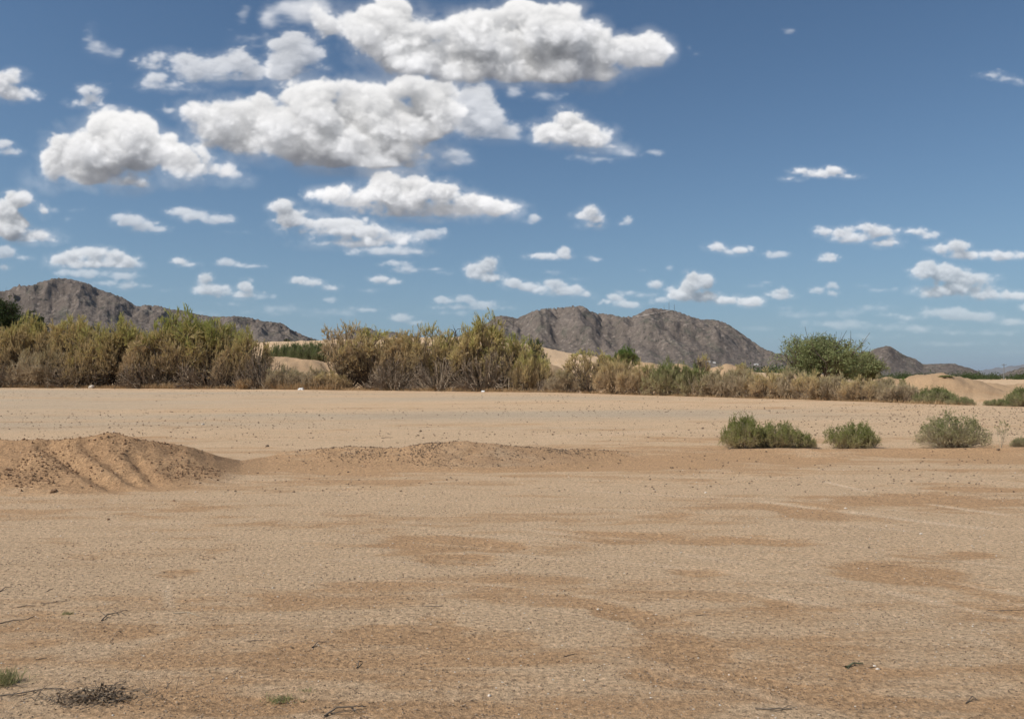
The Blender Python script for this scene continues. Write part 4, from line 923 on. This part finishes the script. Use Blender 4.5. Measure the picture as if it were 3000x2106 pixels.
# single stones large enough to point at
def stone(X,Y,size,mat,label,seed,cat='stone',group='single stones on the lot'):
    rng=np.random.default_rng(seed); x,y=spot(X,Y)
    import bmesh
    bm=bmesh.new(); bmesh.ops.create_icosphere(bm,subdivisions=2,radius=size*.5)
    for v in bm.verts:
        d=v.co.normalized(); k=1+.35*(vn(d.x*2+seed,d.y*2+d.z*1.7)-.5)*2; v.co=v.co*k; v.co.z*=.6; v.co.y*=.8
    me=bpy.data.meshes.new('stone'); bm.to_mesh(me); bm.free(); me.materials.append(M[mat])
    o=obj('stone',me); o.location=(x,y,gz(x,y)+size*.16); o.rotation_euler=(0,0,seed)
    tag(o,label,cat,group)
for X,Y,s,mt,lb in [(1961,1493,.018,'stone_pale','left of two white pebbles just right of the thick dark stick'),(1968,1500,.020,'stone_pale','right of two white pebbles just right of the thick dark stick'),
 (1097,1560,.022,'stone_pale','pale stone alone near the bottom centre of the lot'),(1582,1105,.04,'stone_pale','bright white stone right of the low middle mound foot'),(1948,1227,.03,'stone_dark','small dark rock on the reddish streak at the right'),
 (1896,1140,.035,'stone_pale','pale stone in the reddish patch at the right of the lot'),(2065,1197,.03,'stone_pale','pale flat stone right of the small dark rock'),(1864,1523,.016,'stone_dark','dark pebble below and left of the thick dark stick'),
 (2021,1440,.02,'stone_dark','dark pointed pebble above the thick dark stick'),(943,967,.08,'stone_dark','dark rock on the road behind the low middle mound'),(1575,961,.09,'stone_dark','dark lump on the road left of the joined green bushes'),
 (2086,990,.07,'stone_dark','dark lump between the compact bush and the sprawling one'),(2238,1009,.09,'stone_dark','dark reddish clod under the thin leggy sprig'),(599,1001,.09,'stone_dark','flat dark chip on the road right of the left mound'),
 (455,952,.10,'stone_pale','white stone on the road above the left mound'),(255,968,.05,'stone_pale','tiny white stone at the very top of the left mound'),(19,1054,.09,'clod','dark clod at the far left of the left mound'),
 (120,1103,.09,'clod','large dark clod at the foot of the left mound'),(390,1123,.04,'clod','small clod in front of the right foot of the left mound'),(243,1165,.04,'clod','small clod in front of the left mound'),
 (535,1445,.012,'stone_dark','small dark pebble in the left foreground'),(1310,1525,.016,'stone_pale','tiny pale pebble in the bottom centre foreground'),(1341,1366,.02,'stone_pale','pale pebble by the small reddish hollow right of centre'),
 (205,868,.55,'stone_pale','pale rock lying at the edge under the left row of bushes')]:
    stone(X,Y,s,mt,lb,int(X)%97)
# sticks
def stick(pts,r,mat,label,branches=(),cat='twig',group='twigs lying on the lot',name='twig'):
    """pts: layout positions on the ground with a lift in metres"""
    W=[]
    for X,Y,l in pts:
        x,y=spot(X,Y); W.append((x,y,gz(x,y)+l+r*.8))
    W=np.array(W); o=W[0].copy()
    def fine(P,k=5):
        t=np.linspace(0,len(P)-1,k*(len(P)-1)+1); rng=np.random.default_rng(len(P)*7+int(abs(P[0,0])*100))
        Q=np.stack([np.interp(t,np.arange(len(P)),P[:,i]) for i in range(3)],1); Q[1:-1]+=rng.normal(size=Q[1:-1].shape)*r*.35; return Q
    e=empty(name,tuple(o)); tag(e,label,cat,group)
    r*=.8; V,F=tubes(fine(W-o)[None],r,r*.5,6); mesh_np('stem',V,F,M[mat],e,True)
    for b in branches:
        B=[]
        for X,Y,l in b:
            x,y=spot(X,Y); B.append((x,y,gz(x,y)+l+r*.5))
        V,F=tubes(fine(np.array(B)-o)[None],r*.55,r*.2,5); mesh_np('side_twig',V,F,M[mat],e,True)
    return e
stick([(1896,1497,0),(1912,1492,.004),(1935,1489,.002)],.0085,'twig_green','thick dark stick lying near the right end of the foreground',[[(1905,1494,0),(1899,1500,0)]])
stick([(1948,1497,0),(1962,1496,0)],.004,'twig','short thin twig between the thick stick and the white pebbles')
stick([(1694,1589,0),(1740,1592,.004),(1775,1590,0)],.006,'twig','long dark forked twig at the bottom edge right of centre',[[(1750,1592,0),(1776,1584,.01)],[(1720,1591,0),(1752,1597,0)]])
stick([(2166,1577,0),(2180,1566,.01),(2194,1571,0)],.0045,'twig','small bent twig at the bottom right corner',[[(2170,1574,0),(2193,1569,0)]])
stick([(728,1606,0),(755,1592,.01),(800,1590,.012),(822,1584,0)],.006,'twig','largest branching dark twig at the bottom left of centre',[[(740,1598,0),(780,1601,.01),(812,1589,0)],[(790,1591,0),(800,1598,0)],[(735,1600,0),(725,1610,0)]],name='twig')
stick([(228,1392,0),(240,1382,.008),(265,1377,.012),(286,1369,.004)],.006,'twig','curved dark forked twig in the left foreground',[[(262,1378,.01),(250,1370,.02)],[(270,1375,.01),(284,1380,0)],[(240,1383,0),(218,1368,.01)]])
stick([(0,1398,0),(30,1392,.003),(60,1389,0),(76,1382,0)],.0045,'twig','long thin twig at the left edge below the forked one')
stick([(38,1361,0),(60,1359,.002),(80,1358,0)],.004,'twig','straight twig at the left above the long thin one')
stick([(92,1352,0),(120,1351,0),(150,1347,0)],.004,'twig','thin twig above and left of the curved forked one')
stick([(105,1326,0),(120,1319,0)],.004,'twig','short stub of twig at the upper left foreground')
stick([(0,1326,0),(12,1319,.006),(24,1316,0)],.005,'twig','dark twig touching the left edge above the others')
stick([(388,1375,0),(420,1374,.004),(448,1382,0)],.004,'twig_pale','pale thin twig right of the curved forked one',[[(420,1374,0),(424,1386,0)]])
stick([(454,1384,0),(480,1386,0)],.003,'twig','tiny dark twig at the end of the pale thin one')
stick([(945,1358,0),(975,1360,0),(994,1358,0)],.004,'twig','thin straight twig near the middle of the foreground')
stick([(80,1479,0),(105,1476,0)],.004,'twig','short dark twig above the green tuft at lower left')
stick([(555,1437,0),(590,1436,0)],.004,'twig','short dark twig left of centre in the foreground')
stick([(800,1498,0),(805,1488,.012),(812,1484,0)],.005,'twig','knotted dark scrap of twig in the lower centre',[[(803,1492,0),(796,1486,.01)]])
stick([(900,1396,0),(912,1398,0)],.003,'twig','tiny twig right of the centre foreground')
stick([(1265,1472,0),(1290,1466,0)],.004,'twig','thin slanting twig low in the centre of the foreground')
stick([(2215,1368,0),(2260,1369,0),(2296,1367,0)],.004,'twig','thin twig touching the right edge of the foreground')
stick([(1975,1270,0),(2005,1267,0)],.004,'twig','faint thin twig on the reddish streak at the right')
stick([(1560,1380,0),(1590,1378,0)],.0035,'twig','short thin twig right of centre in the foreground')
stick([(700,1452,0),(712,1443,.008),(730,1440,0)],.005,'twig','curled dark twig left of the knotted scrap',[[(712,1444,0),(722,1452,0)]])
stick([(0,1560,0),(45,1558,.006),(100,1546,.004),(140,1543,0)],.005,'twig','dark twig running left from the litter heap',[[(60,1555,0),(20,1567,0)]])
stick([(180,1543,0),(205,1558,.02),(240,1567,.01)],.004,'twig_pale','pale bent twig lying over the litter heap')
stick([(855,982-0,0),(880,981,0)],.012,'twig','dark sliver of wood behind the low middle mound')
# litter heap and tufts
def litter():
    rng=np.random.default_rng(44); x0,y0=spot(215,1566); e=empty('litter_heap',(x0,y0,gz(x0,y0))); tag(e,'dark heap of dead leaves and twig litter at the bottom left','litter heap')
    n=520; p=rng.normal(size=(n,3))*np.array([.10,.055,0]); p[:,2]=np.abs(rng.normal(size=n))*.022*np.exp(-(p[:,0]/.14)**2)
    d=unit(rng.normal(size=(n,3))*np.array([1,1,.4])); V,F=blades(p,d,rng.uniform(.012,.04,n),rng.uniform(.005,.013,n),rng,.4); mesh_np('leaves',V,F,M['brown_leaf'],e)
    n=120; p=rng.normal(size=(n,3))*np.array([.16,.06,0]); p[:,2]=np.abs(rng.normal(size=n))*.02
    d=unit(rng.normal(size=(n,3))*np.array([1,.7,.25])); P=np.stack([p,p+d*.03,p+d*.07+rng.normal(size=(n,3))*.008],1); P[...,2]=np.abs(P[...,2])+.003
    V,F=tubes(P,.0022,.001,4); mesh_np('twigs',V,F,M['twig'],e)['kind']='stuff'
M['brown_leaf']=plain('dead_leaf',(.20,.145,.095),.95,.5,60)
litter()
def tuft(X,Y,w,h,mat,label,n,seed,spread=.6):
    rng=np.random.default_rng(seed); x,y=spot(X,Y); e=empty('grass_tuft',(x,y,gz(x,y)-.004)); tag(e,label,'grass tuft')
    p=rng.normal(size=(n,3))*np.array([w*.4,w*.25,0]); d=unit(rng.normal(size=(n,3))*spread+np.array([0,0,1.])); d[:,2]=np.abs(d[:,2])
    V,F=blades(p,d,h*rng.uniform(.4,1.1,n),np.full(n,.0035 if h<.5 else .03),rng,.35); mesh_np('blades',V,F,M[mat],e,attrs={'tint':np.repeat(rng.random(n),4)})
    return e
tuft(6,1532,.10,.10,'sage','grey green tuft at the lower left edge of the photo',420,1,.7)
tuft(630,1568,.09,.030,'sage','flat dry green tuft left of the largest branching twig',300,2,1.4)
tuft(690,1548,.05,.022,'sage','small flat tuft scrap right of the flat dry green one',90,3,1.8)
tuft(150,1376,.05,.03,'sage','small dark weed scrap left of the curved forked twig',110,4,1.2)
tuft(548,868,.5,.9,'straw','pale straw tussock at the foot of the right end of the left row',500,5,.35)
# litter at the back edge
def scrap(X,Y,w,h,label,seed):
    rng=np.random.default_rng(seed); x,y=spot(X,Y); n=9
    g=np.linspace(-1,1,n); gx,gy=np.meshgrid(g,g,indexing='ij'); r=np.clip(1-np.maximum(abs(gx),abs(gy))**2,0,1)
    z=h*(r**.6)*(.6+.8*np.stack([vn(gx*1.7+seed,gy*1.7+3)])[0]); V=np.stack([gx*w/2*(.8+.4*vn(gy*1.5+seed,gx*0+1)),gy*w/3,z],-1)+rng.normal(size=(n,n,3))*w*.03
    idx=np.arange(n*n).reshape(n,n); F=np.stack([idx[:-1,:-1],idx[1:,:-1],idx[1:,1:],idx[:-1,1:]],-1).reshape(-1,4)
    o=mesh_np('litter',V.reshape(-1,3),F,M['white'],None,False); o.location=(x,y,gz(x,y)-.01); tag(o,label,'litter')
scrap(675,873.5,.42,.16,'crumpled white scrap of litter at the edge between the two bush rows',3)
scrap(1083,874.5,.25,.09,'small white litter scrap under the middle clump',5)
V,F=tubes(np.array([[[0,0,0],[0,0,.5],[.01,0,.95]]]),.03,.025,6)
x=(1141-LCX)/LF*(ed(1141)+.25); o=mesh_np('stake',V,F,M['barkl'],None,True); o.location=(x,ed(1141)+.25,gz(x,ed(1141)+.25)-.02); tag(o,'thin pale wooden stake in front of the middle clump','stake')
# ------------------------------------------------------------------ far man-made things
def box(w,d,h,x=0,y=0,z=0):
    V=np.array([[sx*w/2+x,sy*d/2+y,z+sz*h] for sx in(-1,1) for sy in(-1,1) for sz in(0,1)],float)
    return V,np.array([[0,1,3,2],[4,6,7,5],[0,4,5,1],[2,3,7,6],[0,2,6,4],[1,5,7,3]])
def join(parts):
    V=[];F=[];n=0
    for v,f in parts: V.append(v);F.append(f+n);n+=len(v)
    return np.concatenate(V),np.concatenate(F)
def pole():
    D=330.; x=(2251-LCX)/LF*D; z=.45; h=EYE+(LH-815)*D/LF-z; e=empty('utility_pole',(x,D,z)); tag(e,'thin grey utility pole far off near the right edge','utility pole')
    V,F=tubes(np.array([[[0,0,-.3],[0,0,h/2],[0,0,h]]]),.19,.14,8); mesh_np('shaft',V,F,M['metal'],e,True)
    V,F=box(2.0,.14,.14,0,-.2,h-.6); mesh_np('crossarm',V,F,M['metal'],e)
    for k in (-.85,0,.85):
        V,F=tubes(np.array([[[k,-.2,h-.46],[k,-.2,h-.35],[k,-.2,h-.2]]]),.07,.04,6); mesh_np('insulator',V,F,M['metal'],e,True)
pole()
def mast(X,topY,baseY,D,label,w):
    x=(X-LCX)/LF*D; zb=EYE+(LH-baseY)*D/LF-4; h=EYE+(LH-topY)*D/LF-zb; e=empty('radio_mast',(x,D,zb)); tag(e,label,'mast','radio masts on the mountain')
    legs=[];br=[]
    for k in range(3):
        a=k*2.094; legs.append([[math.cos(a)*w,math.sin(a)*w,0],[math.cos(a)*w*.7,math.sin(a)*w*.7,h*.5],[math.cos(a)*w*.35,math.sin(a)*w*.35,h]])
        b=a+2.094
        for j in range(7):
            f0,f1=j/7,(j+1)/7; r0,r1=w*(1-.65*f0),w*(1-.65*f1); br.append([[math.cos(a)*r0,math.sin(a)*r0,h*f0],[math.cos(b)*r1,math.sin(b)*r1,h*f1]])
    V,F=tubes(np.array(legs),.42,.3,4); mesh_np('lattice_legs',V,F,M['metal'],e)
    V,F=tubes(np.array(br),.22,.22,3); mesh_np('bracing',V,F,M['metal'],e)
    V,F=tubes(np.array([[[w*.6,0,h*.72],[w*.6+.1,-1.2,h*.72],[w*.6+.1,-1.4,h*.72]]]),1.5,1.7,10); mesh_np('dish',V,F,M['white'],e)
mast(1500,677,694,4400,'tallest radio mast on the second mountain summit',1.7)
mast(1512,682,695,4400,'shorter radio mast right of the tallest one on the summit',1.4)
mast(1489,684,693,4400,'smallest radio mast left of the tallest one on the summit',1.2)
def slope_caster(word):
    from mathutils.bvhtree import BVHTree
    mt=[o for o in bpy.data.objects if o.name.startswith('mountain') and word in o.get('label','')][0]; me=mt.data
    return BVHTree.FromPolygons([v.co.copy() for v in me.vertices],[tuple(p.vertices) for p in me.polygons])
def cast(bv,X,Y): return bv.ray_cast(Vector((0,0,EYE)),Vector(((X-LCX)/LF,1,(LH-Y)/LF)).normalized())[0]
def house(X,Y,w,h,label,bv):
    p=cast(bv,X,Y)
    if p is None: return
    e=empty('house',(p.x,p.y-w*.4,p.z-h*.2)); tag(e,label,'house','far white houses')
    V,F=box(w,w*.6,h*.7,0,0,-2); mesh_np('wall',V,F,M['wall'],e)
    r=np.array([[-w*.53,-w*.34,h*.68-2],[w*.53,-w*.34,h*.68-2],[w*.53,w*.34,h*.68-2],[-w*.53,w*.34,h*.68-2],[-w*.3,0,h-2],[w*.3,0,h-2]])
    mesh_np('roof',r,np.array([[0,1,5,4],[2,3,4,5]]),M['roof'],e)
    mesh_np('gable',r[[1,2,5]],np.array([[0,1,2]]),M['roof'],e); mesh_np('gable',r[[3,0,4]],np.array([[0,1,2]]),M['roof'],e)
BV=slope_caster('twin')
house(1588,811,15,9,'leftmost white far house in the woodland at the mountain foot',BV)
house(1601,813,12,8,'small white far house just right of the leftmost one',BV)
house(1694,817,20,8,'long white far house low beside the left of the green tree',BV)
# the pale service track cut across the mountain's second summit, laid on its slope
def track():
    mt=[o for o in bpy.data.objects if o.name.startswith('mountain') and 'twin' in o.get('label','')][0]
    bpy.context.view_layer.update()
    from mathutils.bvhtree import BVHTree
    bv=BV
    pts=[]
    for t in np.linspace(0,1,46):
        X=1425+(1505-1425)*t; Y=709.5-11.5*t-3.2*t*t+.5*math.sin(t*9)
        d=Vector(((X-LCX)/LF,1,(LH-Y)/LF)).normalized(); h=bv.ray_cast(Vector((0,0,EYE)),d)
        if h[0] is not None: pts.append(h[0]-d*3)
    pts=[p for p in pts if abs(p.y-np.median([q.y for q in pts]))<420]
    if len(pts)<4: return
    V=[];
    for p in pts: V+= [(p.x,p.y-2,p.z-2.2),(p.x,p.y+6,p.z+2.2)]
    F=[[2*i,2*i+2,2*i+3,2*i+1] for i in range(len(pts)-1)]
    o=mesh_np('mountain_track',np.array(V),np.array(F),M['track']); o['kind']='structure'; o['label']='pale service track climbing to the masts on the mountain'
track()
